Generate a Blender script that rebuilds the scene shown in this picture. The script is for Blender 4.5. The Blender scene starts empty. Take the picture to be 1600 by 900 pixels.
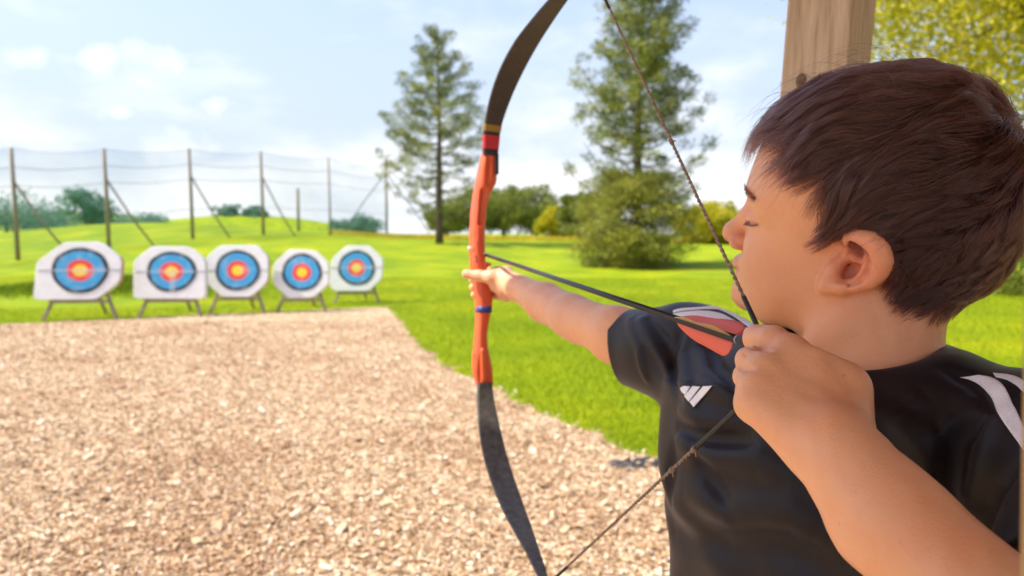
import bpy, math, os
import numpy as np
from mathutils import Vector, Matrix
from mathutils.bvhtree import BVHTree
rng = np.random.default_rng(7)
SC = bpy.context.scene
COL = SC.collection
TEST = os.environ.get('SCENE_TEST', '')

# ------------------------------------------------------------------ camera
CAMH = 1.35
PITCH = math.radians(4.55)
FPX = 1600 * 24 / 36.0
CT, ST = math.cos(PITCH), math.sin(PITCH)
cam_d = bpy.data.cameras.new('camera')
cam_d.lens = 24; cam_d.sensor_width = 36; cam_d.clip_start = 0.02; cam_d.clip_end = 6000
cam = bpy.data.objects.new('camera', cam_d); COL.objects.link(cam)
cam.location = (0, 0, CAMH); cam.rotation_euler = (math.radians(90) - PITCH, 0, 0)
cam_d.dof.use_dof = True; cam_d.dof.focus_distance = 0.50; cam_d.dof.aperture_fstop = 7.0
SC.camera = cam

# ------------------------------------------------------------------ light
SUN_EL = math.radians(50)
LX, LY = 0.995, 0.10                     # horizontal travel direction of the sunlight
sun_dir = Vector((LX * math.cos(SUN_EL), LY * math.cos(SUN_EL), -math.sin(SUN_EL))).normalized()
sd = bpy.data.lights.new('sun', 'SUN'); sd.energy = 2.45; sd.angle = math.radians(0.5); sd.color = (1.0, 0.93, 0.82)
so = bpy.data.objects.new('sun', sd); COL.objects.link(so)
so.rotation_euler = sun_dir.to_track_quat('-Z', 'Y').to_euler(); so.location = (-5, -3, 8)

w = bpy.data.worlds.new('World'); SC.world = w; w.use_nodes = True
nt = w.node_tree; nt.nodes.clear()
out = nt.nodes.new('ShaderNodeOutputWorld'); bg = nt.nodes.new('ShaderNodeBackground')
sky = nt.nodes.new('ShaderNodeTexSky'); sky.sky_type = 'NISHITA'; sky.sun_disc = False
sky.sun_elevation = SUN_EL; sky.sun_rotation = math.atan2(-LX, -LY); sky.air_density = 1.0; sky.dust_density = 1.6; sky.ozone_density = 1.5
bg.inputs['Strength'].default_value = 0.115
tc = nt.nodes.new('ShaderNodeTexCoord')
def wn(t, **k):
    n = nt.nodes.new(t)
    for a, b in k.items(): setattr(n, a, b)
    return n
# clouds: banks low over the horizon and a few small puffs, all placed by direction in the sky
sep = wn('ShaderNodeSeparateXYZ'); nt.links.new(tc.outputs['Generated'], sep.inputs[0])
mp = wn('ShaderNodeMapping'); mp.inputs['Scale'].default_value = (3.0, 3.0, 7.5); nt.links.new(tc.outputs['Generated'], mp.inputs[0])
nz = wn('ShaderNodeTexNoise'); nz.inputs['Scale'].default_value = 1.6; nz.inputs['Detail'].default_value = 8; nz.inputs['Roughness'].default_value = 0.55
nt.links.new(mp.outputs[0], nz.inputs[0])
def math_(op, a, b=None, c=None):
    n = wn('ShaderNodeMath', operation=op)
    for i, v in enumerate((a, b, c)):
        if v is None: continue
        if isinstance(v, (int, float)): n.inputs[i].default_value = v
        else: nt.links.new(v, n.inputs[i])
    return n.outputs[0]
def smooth(v, lo, hi):
    n = wn('ShaderNodeMapRange', interpolation_type='SMOOTHSTEP'); nt.links.new(v, n.inputs[0])
    n.inputs[1].default_value = lo; n.inputs[2].default_value = hi
    return n.outputs[0]
low = smooth(sep.outputs[2], 0.24, 0.0)
base = math_('ADD', nz.outputs[0], math_('MULTIPLY', low, 0.34))
mask = math_('ADD', math_('MULTIPLY', smooth(base, 0.50, 0.90), 0.62), math_('MULTIPLY', smooth(sep.outputs[2], 0.62, 0.0), 0.30))
def puff(px, py, r, ax=1.0):
    x = (px - 800) / FPX; y = (450 - py) / FPX
    d = Vector((x, CT + y * ST, y * CT - ST)).normalized()
    v = wn('ShaderNodeVectorMath', operation='SUBTRACT'); nt.links.new(tc.outputs['Generated'], v.inputs[0]); v.inputs[1].default_value = d
    s = wn('ShaderNodeVectorMath', operation='MULTIPLY'); nt.links.new(v.outputs[0], s.inputs[0]); s.inputs[1].default_value = (1 / ax, 1 / ax, 1)
    l = wn('ShaderNodeVectorMath', operation='LENGTH'); nt.links.new(s.outputs[0], l.inputs[0])
    e = math_('ADD', l.outputs['Value'], math_('MULTIPLY', math_('SUBTRACT', nz2.outputs[0], 0.5), r * 3.4))
    return smooth(e, r * 1.15, -r * 0.2)
nz2 = wn('ShaderNodeTexNoise'); nz2.inputs['Scale'].default_value = 16; nz2.inputs['Detail'].default_value = 6; nt.links.new(tc.outputs['Generated'], nz2.inputs[0])
for a in [(62, 88, .045), (150, 92, .028), (270, 104, .036, 1.6), (330, 166, .022, 1.6), (190, 176, .02, 1.6), (1140, 205, .06, 1.1), (1200, 250, .06, 1.4), (560, 250, .05, 1.8), (240, 235, .06, 2.8)]:
    mask = math_('MAXIMUM', mask, math_('MULTIPLY', puff(*a), 0.62))
mix = wn('ShaderNodeMix', data_type='RGBA'); nt.links.new(mask, mix.inputs[0])
tint = wn('ShaderNodeMix', data_type='RGBA', blend_type='MULTIPLY'); tint.inputs[0].default_value = 1
nt.links.new(sky.outputs[0], tint.inputs[6]); tint.inputs[7].default_value = (0.92, 0.86, 0.86, 1)
hz = wn('ShaderNodeMix', data_type='RGBA'); nt.links.new(math_('MULTIPLY', smooth(sep.outputs[2], 0.60, 0.02), 0.90), hz.inputs[0]); nt.links.new(tint.outputs[2], hz.inputs[6]); hz.inputs[7].default_value = (1.26, 1.62, 2.26, 1)
nt.links.new(hz.outputs[2], mix.inputs[6]); mix.inputs[7].default_value = (3.3, 3.34, 3.4, 1)
nt.links.new(mix.outputs[2], bg.inputs[0]); nt.links.new(bg.outputs[0], out.inputs[0])
SC.view_settings.view_transform = 'Standard'; SC.view_settings.look = 'None'; SC.view_settings.gamma = 1
SC.view_settings.exposure = 1.72
SC.render.engine = 'CYCLES'
SC.cycles.use_denoising = True
SC.cycles.max_bounces = 6; SC.cycles.transparent_max_bounces = 16; SC.cycles.sample_clamp_indirect = 6

# ------------------------------------------------------------------ helpers
def C3(px, py, d):
    """camera-frame point (x right, y up, d forward) seen at a pixel of the 1600x900 photo"""
    return np.array([(px - 800) / FPX * d, (450 - py) / FPX * d, d])
def toW(c):
    c = np.asarray(c, float)
    return np.stack([c[..., 0], c[..., 2] * CT + c[..., 1] * ST, CAMH + c[..., 1] * CT - c[..., 2] * ST], -1)
def PW(px, py, d): return toW(C3(px, py, d))
def nrm(v): v = np.asarray(v, float); return v / np.linalg.norm(v)

def link(name, verts, faces, mat=None, parent=None, smooth=True, mats=None, midx=None):
    me = bpy.data.meshes.new(name)
    me.from_pydata([tuple(map(float, v)) for v in verts], [], [tuple(map(int, f)) for f in faces])
    for m in (mats or ([mat] if mat else [])): me.materials.append(m)
    if midx is not None: me.polygons.foreach_set('material_index', np.asarray(midx, np.int32))
    if smooth: me.polygons.foreach_set('use_smooth', np.ones(len(me.polygons), bool))
    me.update()
    o = bpy.data.objects.new(name, me); COL.objects.link(o)
    if parent: put_under(o, parent)
    return o
def fast_mesh(name, V, F, mat=None, parent=None, smooth=True):
    """V (n,3) array, F (m,k) array of equal-sized faces"""
    V = np.asarray(V, np.float32); F = np.asarray(F, np.int32); k = F.shape[1]
    me = bpy.data.meshes.new(name)
    me.vertices.add(len(V)); me.vertices.foreach_set('co', V.ravel())
    me.loops.add(F.size); me.loops.foreach_set('vertex_index', F.ravel())
    me.polygons.add(len(F)); me.polygons.foreach_set('loop_start', np.arange(0, F.size, k, dtype=np.int32))
    try: me.polygons.foreach_set('loop_total', np.full(len(F), k, np.int32))
    except Exception: pass
    me.polygons.foreach_set('use_smooth', np.full(len(F), smooth, bool))
    me.update(calc_edges=True)
    if mat: me.materials.append(mat)
    o = bpy.data.objects.new(name, me); COL.objects.link(o)
    if parent: put_under(o, parent)
    return o
def put_under(o, parent):
    o.parent = parent
    o.matrix_parent_inverse = parent.matrix_basis.inverted()
def fattr(o, name, vals):
    a = o.data.attributes.new(name, 'FLOAT', 'POINT'); a.data.foreach_set('value', np.asarray(vals, np.float32))
def cattr(o, name, cols):
    a = o.data.attributes.new(name, 'FLOAT_COLOR', 'POINT')
    c = np.ones((len(cols), 4), np.float32); c[:, :3] = cols; a.data.foreach_set('color', c.ravel())
def empty(name, loc):
    o = bpy.data.objects.new(name, None); COL.objects.link(o); o.location = tuple(map(float, loc)); o.empty_display_size = .1
    return o
def tag(o, label=None, cat=None, group=None, kind=None):
    if label: o['label'] = label
    if cat: o['category'] = cat
    if group: o['group'] = group
    if kind: o['kind'] = kind
    return o

# ------------------------------------------------------------------ materials
class NT:
    def __init__(s, name):
        s.m = bpy.data.materials.new(name); s.m.use_nodes = True; s.t = s.m.node_tree; s.t.nodes.clear()
        s.o = s.n('ShaderNodeOutputMaterial'); s.b = s.n('ShaderNodeBsdfPrincipled'); s.t.links.new(s.b.outputs[0], s.o.inputs[0])
    def n(s, t, **k):
        n = s.t.nodes.new(t)
        for a, b in k.items(): setattr(n, a, b)
        return n
    def l(s, a, b): s.t.links.new(a, b)
    def set(s, **k):
        for a, v in k.items(): s.b.inputs[a.replace('_', ' ')].default_value = v
        return s
    def pos(s): return s.n('ShaderNodeNewGeometry').outputs['Position']
    def obj(s): return s.n('ShaderNodeTexCoord').outputs['Object']
    def noise(s, vec, scale, detail=4, rough=.5, stretch=None):
        if stretch:
            m = s.n('ShaderNodeMapping'); m.inputs['Scale'].default_value = stretch; s.l(vec, m.inputs[0]); vec = m.outputs[0]
        n = s.n('ShaderNodeTexNoise'); n.inputs['Scale'].default_value = scale; n.inputs['Detail'].default_value = detail; n.inputs['Roughness'].default_value = rough
        s.l(vec, n.inputs[0]); return n.outputs[0]
    def ramp(s, fac, stops, interp='LINEAR'):
        r = s.n('ShaderNodeValToRGB'); r.color_ramp.interpolation = interp
        e = r.color_ramp.elements
        while len(e) < len(stops): e.new(.5)
        for i, (p, c) in enumerate(stops):
            e[i].position = p; e[i].color = (*c, 1) if len(c) == 3 else c
        s.l(fac, r.inputs[0]); return r.outputs[0]
    def mix(s, fac, a, b, mode='MIX'):
        m = s.n('ShaderNodeMix', data_type='RGBA', blend_type=mode)
        for i, v in ((0, fac), (6, a), (7, b)):
            if isinstance(v, (int, float)): m.inputs[i].default_value = v
            elif isinstance(v, tuple): m.inputs[i].default_value = (*v, 1)
            else: s.l(v, m.inputs[i])
        return m.outputs[2]
    def math(s, op, a, b=None):
        n = s.n('ShaderNodeMath', operation=op)
        for i, v in enumerate((a, b)):
            if v is None: continue
            if isinstance(v, (int, float)): n.inputs[i].default_value = v
            else: s.l(v, n.inputs[i])
        return n.outputs[0]
    def attr(s, name, out=2): 
        a = s.n('ShaderNodeAttribute'); a.attribute_name = name; return a.outputs[out]
    def col(s, c): s.l(c, s.b.inputs['Base Color']); return s
    def bump(s, h, strength=.3, dist=.01):
        b = s.n('ShaderNodeBump'); b.inputs['Strength'].default_value = strength; b.inputs['Distance'].default_value = dist
        s.l(h, b.inputs['Height']); s.l(b.outputs[0], s.b.inputs['Normal']); return s
def flat(name, c, rough=.6, var=.12, scale=40, spec=.5, **k):
    t = NT(name); t.set(Roughness=rough)
    t.b.inputs['Specular IOR Level'].default_value = spec
    n = t.noise(t.obj(), scale, 5)
    lo = tuple(x * (1 - var) for x in c); hi = tuple(min(1, x * (1 + var)) for x in c)
    t.col(t.ramp(n, [(.3, lo), (.7, hi)])); t.set(**k)
    return t.m
def wood(name, dark, mid, light, axis=2, sc=1.0, bump=.35):
    t = NT(name); st = [14., 14., 14.]; st[axis] = .8
    p = t.obj()
    g = t.noise(p, 6 * sc, 8, .62, tuple(st))
    fine = t.noise(p, 22 * sc, 4, .6, tuple(x * (2.2 if i != axis else .8) for i, x in enumerate(st)))
    c = t.ramp(g, [(.28, dark), (.5, mid), (.72, light)])
    c = t.mix(t.math('MULTIPLY', fine, .5), c, t.mix(1, c, (.62, .55, .48), 'MULTIPLY'))
    v = t.n('ShaderNodeTexVoronoi'); v.inputs['Scale'].default_value = 3.4
    m = t.n('ShaderNodeMapping'); s2 = [2.6, 2.6, 2.6]; s2[axis] = 1.1; m.inputs['Scale'].default_value = s2; t.l(p, m.inputs[0]); t.l(m.outputs[0], v.inputs[0])
    knot = t.ramp(v.outputs['Distance'], [(.045, (1, 1, 1)), (.1, (0, 0, 0))])
    c = t.mix(t.math('MULTIPLY', knot, .75), c, tuple(x * .45 for x in dark))
    t.col(c); t.set(Roughness=.78); t.b.inputs['Specular IOR Level'].default_value = .25
    t.bump(t.math('ADD', g, t.math('MULTIPLY', fine, .6)), bump, .003)
    return t.m
# ------------------------------------------------------------------ smooth solid modelling (used for the boy and his clothes)
# every primitive is evaluated in the camera-aligned metric frame (x right, y up, d forward) and meshed in world space
class Solid:
    def __init__(s): s.p = []
    def add(s, kind, data, c, r, k=.01, op='u'): s.p.append((kind, data, np.asarray(c, float), float(r), k, op)); return s
    def ball(s, c, r, k=.01, op='u'): return s.add('ball', (np.asarray(c, float), r), c, r, k, op)
    def cap(s, a, b, ra, rb=None, k=.01, op='u'):
        a = np.asarray(a, float); b = np.asarray(b, float); rb = ra if rb is None else rb
        return s.add('cap', (a, b, ra, rb), (a + b) / 2, np.linalg.norm(b - a) / 2 + max(ra, rb), k, op)
    def chain(s, pts, rs, k=.01, op='u'):
        if isinstance(rs, (int, float)): rs = [rs] * len(pts)
        for i in range(len(pts) - 1): s.cap(pts[i], pts[i + 1], rs[i], rs[i + 1], k if i == 0 else max(k, .002), op)
        return s
    def ell(s, c, R, rad, k=.01, op='u'):
        """R rows are the ellipsoid's axes"""
        return s.add('ell', (np.asarray(c, float), np.asarray(R, float), np.asarray(rad, float)), c, max(rad), k, op)
    def col(s, a, b, R, ra, rb, k=.02, op='u'):
        """elliptic column from a to b; R rows: width axis, depth axis; ra, rb = (half width, half depth)"""
        a = np.asarray(a, float); b = np.asarray(b, float)
        return s.add('col', (a, b, np.asarray(R, float), ra, rb), (a + b) / 2, np.linalg.norm(b - a) / 2 + max(ra + rb), k, op)
    def one(s, kind, dt, P):
        if kind == 'ball': return np.linalg.norm(P - dt[0], axis=-1) - dt[1]
        if kind == 'cap':
            a, b, ra, rb = dt; ab = b - a; L2 = ab @ ab + 1e-12
            t = np.clip(((P - a) @ ab) / L2, 0, 1); q = P - a - t[..., None] * ab
            return np.sqrt((q * q).sum(-1)) - (ra + (rb - ra) * t)
        if kind == 'ell':
            c, R, r = dt; q = (P - c) @ R.T; k0 = np.sqrt(((q / r) ** 2).sum(-1)); k1 = np.sqrt(((q / r ** 2) ** 2).sum(-1)) + 1e-9
            return np.where(k0 < .05, (k0 - 1) * min(r), k0 * (k0 - 1) / k1)
        if kind == 'spine':
            ys_, c_, wx_, wy_, R = dt; y = P[..., 1]; cx = np.interp(y, ys_, c_[:, 0]); cz = np.interp(y, ys_, c_[:, 2]); wx = np.interp(y, ys_, wx_); wy = np.interp(y, ys_, wy_)
            dx = P[..., 0] - cx; dz = P[..., 2] - cz; a = dx * R[0][0] + dz * R[0][2]; b = dx * R[1][0] + dz * R[1][2]; n = 3.0
            k0 = ((np.abs(a) / wx) ** n + (np.abs(b) / wy) ** n) ** (1 / n); return np.maximum((k0 - 1) * np.minimum(wx, wy), np.maximum(ys_[0] - y, y - ys_[-1]))
        if kind == 'col':
            a, b, R, ra, rb = dt; ab = b - a; L = np.linalg.norm(ab); u = ab / L
            h = (P - a) @ u; t = np.clip(h / L, 0, 1); q = (P - a - (h / L)[..., None] * ab) @ R.T
            wx = ra[0] + (rb[0] - ra[0]) * t; wy = ra[1] + (rb[1] - ra[1]) * t
            x = q[..., 0]; y = q[..., 1]
            n = 2.35
            k0 = ((np.abs(x) / wx) ** n + (np.abs(y) / wy) ** n) ** (1 / n)
            dd = (k0 - 1) * np.minimum(wx, wy)
            e = np.abs(h - L / 2) - L / 2
            return np.maximum(dd, e)
    def f(s, P, prims=None, raw=False):
        P = np.asarray(P, float); d = np.full(P.shape[:-1], 1.0)
        for kind, dt, c, r, k, op in (prims if prims is not None else s.p):
            e = s.one(kind, dt, P)
            if op == 'u':
                h = np.maximum(k - np.abs(d - e), 0) / k; d = np.minimum(d, e) - h * h * k * .25
            else:
                h = np.maximum(k - np.abs(d + e), 0) / k; d = np.maximum(d, -e) + h * h * k * .25
        if s.disp is not None and not raw: d = d - s.disp(P, d)
        return d
    disp = None
    def near(s, c, rad):
        return [p for p in s.p if np.linalg.norm(p[2] - c) < p[3] + rad + p[4] + .022]
    def grad(s, P, prims=None, e=4e-4):
        g = np.empty_like(P)
        for i in range(3):
            o = np.zeros(3); o[i] = e
            g[..., i] = s.f(P + o, prims) - s.f(P - o, prims)
        return g / (np.linalg.norm(g, axis=-1, keepdims=True) + 1e-12)
    def hit(s, px, py, far=1.6, near=.1):
        """first point of the surface seen at a pixel (None when missed)"""
        r = C3(px, py, 1.0); L = np.linalg.norm(r); r = r / L; t = near
        for _ in range(160):
            p = r * t; d = float(s.f(p[None])[0])
            if d < 2e-4: return p
            t += max(d * .7, 3e-4)
            if t > far: return None
        return None
    def hits(s, pts, far=1.6, near=.1):
        """hit() for many pixels at once: points (nan where missed)"""
        r = np.array([C3(x, y, 1.0) for x, y in pts]); r /= np.linalg.norm(r, axis=1, keepdims=True)
        t = np.full(len(r), near); live = np.ones(len(r), bool); done = np.zeros(len(r), bool)
        for _ in range(170):
            ix = np.where(live)[0]
            if not len(ix): break
            d = s.f(r[ix] * t[ix, None]); ok = d < 2e-4; done[ix[ok]] = True; live[ix[ok]] = False
            ix = ix[~ok]; t[ix] += np.maximum(d[~ok] * .7, 3e-4); live[ix[t[ix] > far]] = False
        P = r * t[:, None]; P[~done] = np.nan; return P
    def mesh(s, lo, hi, h=.0015, B=17):
        lo = np.asarray(lo, float); hi = np.asarray(hi, float)
        nb = np.ceil((hi - lo) / (h * B)).astype(int)
        g = np.stack(np.meshgrid(*[np.arange(n) for n in nb], indexing='ij'), -1).reshape(-1, 3)
        half = h * B * .5 * math.sqrt(3)
        cen = lo + (g + .5) * h * B
        # coarse cull, super-block by super-block
        dist = np.empty(len(cen))
        key = (g // 6); ks = key[:, 0] * 100000 + key[:, 1] * 300 + key[:, 2]
        for kk in np.unique(ks):
            ix = np.where(ks == kk)[0]; c0 = cen[ix].mean(0); rr = np.abs(cen[ix] - c0).max() * 1.8 + half
            pr = s.near(c0, rr + .03)
            dist[ix] = s.f(cen[ix], pr) if pr else 1
        g = g[np.abs(dist) < half * 1.5 + .006]
        ar = np.arange(B + 1); loc = np.stack(np.meshgrid(ar, ar, ar, indexing='ij'), -1)
        N = (nb.max() + 2) * B
        cellk = []; cellp = []; quads = []; quadflip = []
        prblock = {}
        for b in g:
            o = b * B; P = lo + (o + loc) * h
            c0 = lo + (b + .5) * h * B
            pr = s.near(c0, half)
            if not pr: continue
            F = s.f(P, pr, True)
            if F.min() > .013 or F.max() < -.013: continue
            if s.disp is not None: F = F - s.disp(P, F)
            S = F < 0
            if S.all() or not S.any(): continue
            # cell vertices
            acc = np.zeros((B, B, B, 3)); cnt = np.zeros((B, B, B))
            for ax in range(3):
                a0 = [slice(None)] * 3; a1 = [slice(None)] * 3; a0[ax] = slice(0, B); a1[ax] = slice(1, B + 1)
                f0, f1 = F[tuple(a0)], F[tuple(a1)]; cr = (f0 < 0) != (f1 < 0)
                t = np.where(cr, f0 / np.where(cr, f0 - f1, 1), 0)
                pt = P[tuple(a0)].copy(); pt[..., ax] += t * h
                oth = [i for i in range(3) if i != ax]
                for d0 in (0, 1):
                    for d1 in (0, 1):
                        sl = [slice(None)] * 3; sl[oth[0]] = slice(d0, d0 + B); sl[oth[1]] = slice(d1, d1 + B)
                        m = cr[tuple(sl)]; acc += np.where(m[..., None], pt[tuple(sl)], 0); cnt += m
                # owned edges -> quads
                sl = [slice(0, B)] * 3; e = np.argwhere(cr[tuple(sl)])
                if len(e):
                    G = e + o; fl = S[tuple(a0)][tuple(sl)][tuple(e.T)]
                    q = []
                    for (x, y) in ((-1, -1), (0, -1), (0, 0), (-1, 0)):
                        cc = G.copy(); cc[:, oth[0]] += x; cc[:, oth[1]] += y
                        q.append(((cc[:, 0] + 1) * N + cc[:, 1] + 1) * N + cc[:, 2] + 1)
                    q = np.stack(q, 1)
                    if ax == 1: fl = ~fl
                    q[~fl] = q[~fl][:, ::-1]
                    quads.append(q)
            act = np.argwhere(cnt > 0)
            G = act + o; cellk.append(((G[:, 0] + 1) * N + G[:, 1] + 1) * N + G[:, 2] + 1)
            pts = acc[tuple(act.T)] / cnt[tuple(act.T)][:, None]
            for _ in range(1):
                d = s.f(pts, pr); gr = s.grad(pts, pr)
                st = np.clip(d, -h * .6, h * .6); pts = pts - gr * st[:, None]
            cellp.append(pts)
        K = np.concatenate(cellk); V = np.concatenate(cellp); Q = np.concatenate(quads)
        od = np.argsort(K); K = K[od]; V = V[od]
        ix = np.searchsorted(K, Q); ix = np.clip(ix, 0, len(K) - 1)
        ok = (K[ix] == Q).all(1); Q = ix[ok]
        return V, Q

# ------------------------------------------------------------------ the boy: head frame
HC = np.array([.302, .0572, .5923])
def _axes(a, b, c):
    ca, sa = math.cos(a), math.sin(a)
    F = np.array([-ca, 0, sa]); L = np.array([-sa, 0, -ca]); U = np.array([0, 1., 0])
    F, U = F * math.cos(b) + U * math.sin(b), U * math.cos(b) - F * math.sin(b)
    L, U = L * math.cos(c) - U * math.sin(c), U * math.cos(c) + L * math.sin(c)
    return np.stack([F, L, U])
HR = _axes(.538, .2177, .31)
def H(f, l, u): return HC + np.array([f, l, u]) @ HR
def toH(p): return (np.asarray(p) - HC) @ HR.T

body = Solid()
def hell(f, l, u, rf, rl, ru, k=.01, op='u', R=None):
    body.ell(H(f, l, u), HR if R is None else R @ HR, (rf, rl, ru), k, op)
def hcap(a, b, ra, rb=None, k=.01, op='u'): body.cap(H(*a), H(*b), ra, rb, k, op)
def hball(a, r, k=.01, op='u'): body.ball(H(*a), r, k, op)
def rotl(deg):
    a = math.radians(deg); return np.array([[math.cos(a), 0, math.sin(a)], [0, 1, 0], [-math.sin(a), 0, math.cos(a)]])
# cranium and face masses
hell(-.014, 0, .036, .096, .076, .084, .02)
hell(-.050, 0, -.012, .056, .062, .052, .03)
hell(.030, 0, .030, .062, .064, .064, .03)
hell(.040, 0, -.030, .048, .0535, .064, .03)
hell(.010, 0, -.040, .058, .060, .045, .03)
for s_ in (1, -1):
    hcap((-.004, s_ * .052, -.052), (.050, s_ * .030, -.080), .016, .015, .03)      # jaw
    hball((.052, s_ * .030, -.050), .0235, .02)                                       # cheek
    hball((.062, s_ * .028, -.030), .019, .02)
    hcap((.085, s_ * .010, .020), (.066, s_ * .046, .016), .007, .008, .018)        # brow ridge
hball((.0830, 0, -.0860), .0165, .02)                                                  # chin
hcap((.060, -.018, -.080), (.060, .018, -.080), .017, .017, .02)
hell(.076, 0, -.057, .019, .027, .022, .014)                                         # mouth mound
hcap((.0875, 0, .004), (.1045, 0, -.0245), .0066, .0078, .012)                          # nose bridge
hball((.1075, 0, -.0300), .0080, .010)                                              # tip
for s_ in (1, -1):
    hell(.0960, s_ * .0112, -.0345, .0098, .0064, .0068, .004)
    hell(.0955, s_ * .0225, .0040, .0120, .0130, .0085, .012, 's')                       # inner socket
    hball((.0705, s_ * .0300, -.0015), .0142, .006)                                  # closed lid over the eye
    hell(.1008, s_ * .0062, -.0430, .0048, .0028, .0034, .002, 's')                     # nostril
hell(.0950, 0, -.0545, .0066, .0170, .0054, .006)                                     # upper lip
hell(.0905, 0, -.0640, .0070, .0145, .0050, .003)                                     # lower lip
def hitH(l, u, f0=.16):
    """front surface of the face at (left, up) in the head's own frame"""
    f = f0; pr_ = body.near(H(.06, l, u), .06)
    for _ in range(80):
        d = float(body.f(H(f, l, u)[None], pr_)[0])
        if abs(d) < 1e-4: break
        f -= d * .8
    return (f, l, u)
def groove(lus, r, k=.002, depth=0.0):
    pts = [hitH(*q) for q in lus]
    return [(p[0] - depth, p[1], p[2]) for p in pts], r, k
_gr = []
for s_ in (1, -1):
    _gr.append(groove([(s_ * .0195, -.0068), (s_ * .025, -.0085), (s_ * .031, -.0085), (s_ * .037, -.0074), (s_ * .0425, -.0058), (s_ * .0470, -.0040)], .0012, .002))      # lash line
    _gr.append(groove([(s_ * .021, -.0005), (s_ * .027, .0030), (s_ * .034, .0036), (s_ * .0405, .0016), (s_ * .0465, -.0008)], .0010, .003))                     # lid fold
    _gr.append(groove([(s_ * .0185, -.0290), (s_ * .0195, -.0350), (s_ * .0180, -.0400), (s_ * .0150, -.0425)], .0017, .003))                                  # behind the wing of the nose
_gr.append(groove([(l_, -.0594 - .0012 * (1 - (l_ / .021) ** 2) + .0010 * math.cos(l_ * 300)) for l_ in np.linspace(-.021, .021, 9)], .0011, .003))
for pts_, r_, k_ in _gr:
    body.chain([H(*p) for p in pts_], r_, k_, 's')
LASH = [g[0] for g in _gr if False]
# ear, drawn on the plane it lies in
EN = nrm(np.array([.42, 1.0, .02]) @ HR); E0 = H(-.006, .0765, -.012)
def ear(px, py, o=0.0):
    r = C3(px, py, 1.0); t = (E0 @ EN) / (r @ EN); p = r * t
    return p + EN * o
A = ear
_rim = [(1322, 382, -.004), (1331, 374, .001), (1347, 371, .002), (1363, 377, .002), (1375, 391, .001), (1378, 409, .0), (1371, 426, -.001), (1357, 439, -.001), (1338, 446, .0), (1316, 449, .001), (1294, 447, .001)]
_re = [.0036, .0042, .0048, .0056, .0060, .0058, .0052, .0046, .0040, .0042, .0060]
def hexp(k): pass
_e1 = np.stack([nrm(ear(1344, 410) - ear(1302, 430)), nrm(ear(1330, 440) - ear(1318, 405)), EN])
body.ell(ear(1343, 412, -.011), np.stack([nrm(ear(1360, 380) - ear(1320, 440)), nrm(ear(1380, 440) - ear(1310, 385)), EN]), (.024, .0175, .0085), .006)
body.chain([ear(*q) for q in _rim], _re, .0075)
body.ell(ear(1325, 423, .001), _e1, (.0135, .0092, .0095), .003, 's')
body.ell(ear(1313, 414, -.005), _e1, (.0050, .0034, .006), .003, 's')
body.ell(ear(1343, 389, .0015), np.stack([nrm(ear(1350, 404) - ear(1338, 376)), nrm(ear(1352, 384) - ear(1334, 392)), EN]), (.0092, .0054, .0075), .003, 's')
body.chain([ear(1354, 388, -.0015), ear(1357, 404, -.0005), ear(1354, 420, -.0005), ear(1346, 433, -.001), ear(1332, 441, -.0015), ear(1312, 441, -.001)], [.0018, .0026, .0030, .0028, .0024, .0020], .0045)
body.chain([ear(1352, 380, .0040), ear(1362, 392, .0045), ear(1364, 408, .0042), ear(1360, 424, .0036), ear(1348, 437, .0034), ear(1330, 446, .0032)], [.0010, .0016, .0018, .0017, .0015, .0008], .003, 's')
body.ball(ear(1293, 446, .0), .0064, .004)
body.chain([ear(1312, 408, -.003), ear(1303, 421, -.001), ear(1296, 434, .0)], [.004, .0044, .0046], .007)     # tragus
body.chain([ear(1322, 394, -.002), ear(1333, 404, -.003), ear(1345, 412, -.0045)], [.0026, .0020, .0012], .004)
# far ear, simply
hell(-.006, -.079, -.012, .017, .005, .027, .008, R=rotl(-20))
# neck
NB = C3(1362, 600, .575)
body.cap(H(-.012, .0, -.050), NB, .046, .054, .025)
body.cap(H(-.036, .0, -.035), C3(1370, 590, .57), .036, .040, .02)
body.cap(H(.012, .048, -.085) * 0 + H(-.022, .050, -.055), C3(1262, 556, .565), .013, .011, .022)        # neck muscle
# torso under the shirt
Sx = nrm([.47, 0, -.88]); Nx = nrm([-.88, 0, -.47]); UPc = np.array([0, CT, ST])
SHR = C3(1112, 574, .745); SHL = np.array([.372, -.108, .445])
body.chain([SHR, NB + [0, -.052, .0], SHL + [0, -.008, 0]], [.036, .046, .038], .03)
TC = np.array([.292, -.12, .625])
body.col(TC, TC - UPc * .42, np.stack([Sx, Nx]), (.125, .078), (.115, .075), .04)
# bow arm
ELB = C3(893, 494, .945); WRR = C3(812, 451, 1.10)
body.chain([SHR, C3(965, 524, .85), ELB], [.036, .0325, .0285], .02)
body.chain([ELB, C3(852, 473, 1.025), WRR], [.0290, .0285, .0205], .012)
body.ball(C3(914, 512, .935), .022, .02)
# bow hand
BH = []
body.cap(WRR, C3(787, 438, 1.145), .0205, .0200, .010)
body.chain([C3(786, 434, 1.135), C3(768, 433, 1.137), C3(748, 431, 1.146), C3(729, 428, 1.150)], [.0150, .0112, .0085, .0078], .008)
body.cap(C3(786, 452, 1.14), C3(774, 449, 1.143), .0125, .0085, .008)
for y, l_, x in ((424, 0, 739), (436, .0, 738), (448, 0, 739), (460, 0, 741)):
    body.chain([C3(792, y + 2, 1.155), C3(779, y, 1.185), C3(764, y + 1, 1.212), C3(745, y + 2, 1.208), C3(x, y + 1, 1.186)], [.0105, .0085, .0075, .007, .0062], .004)
body.ell(C3(789, 442, 1.15), np.stack([[0, 1, 0], nrm([.1, 0, 1]), [1, 0, 0]]), (.026, .024, .013), .01)
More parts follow.
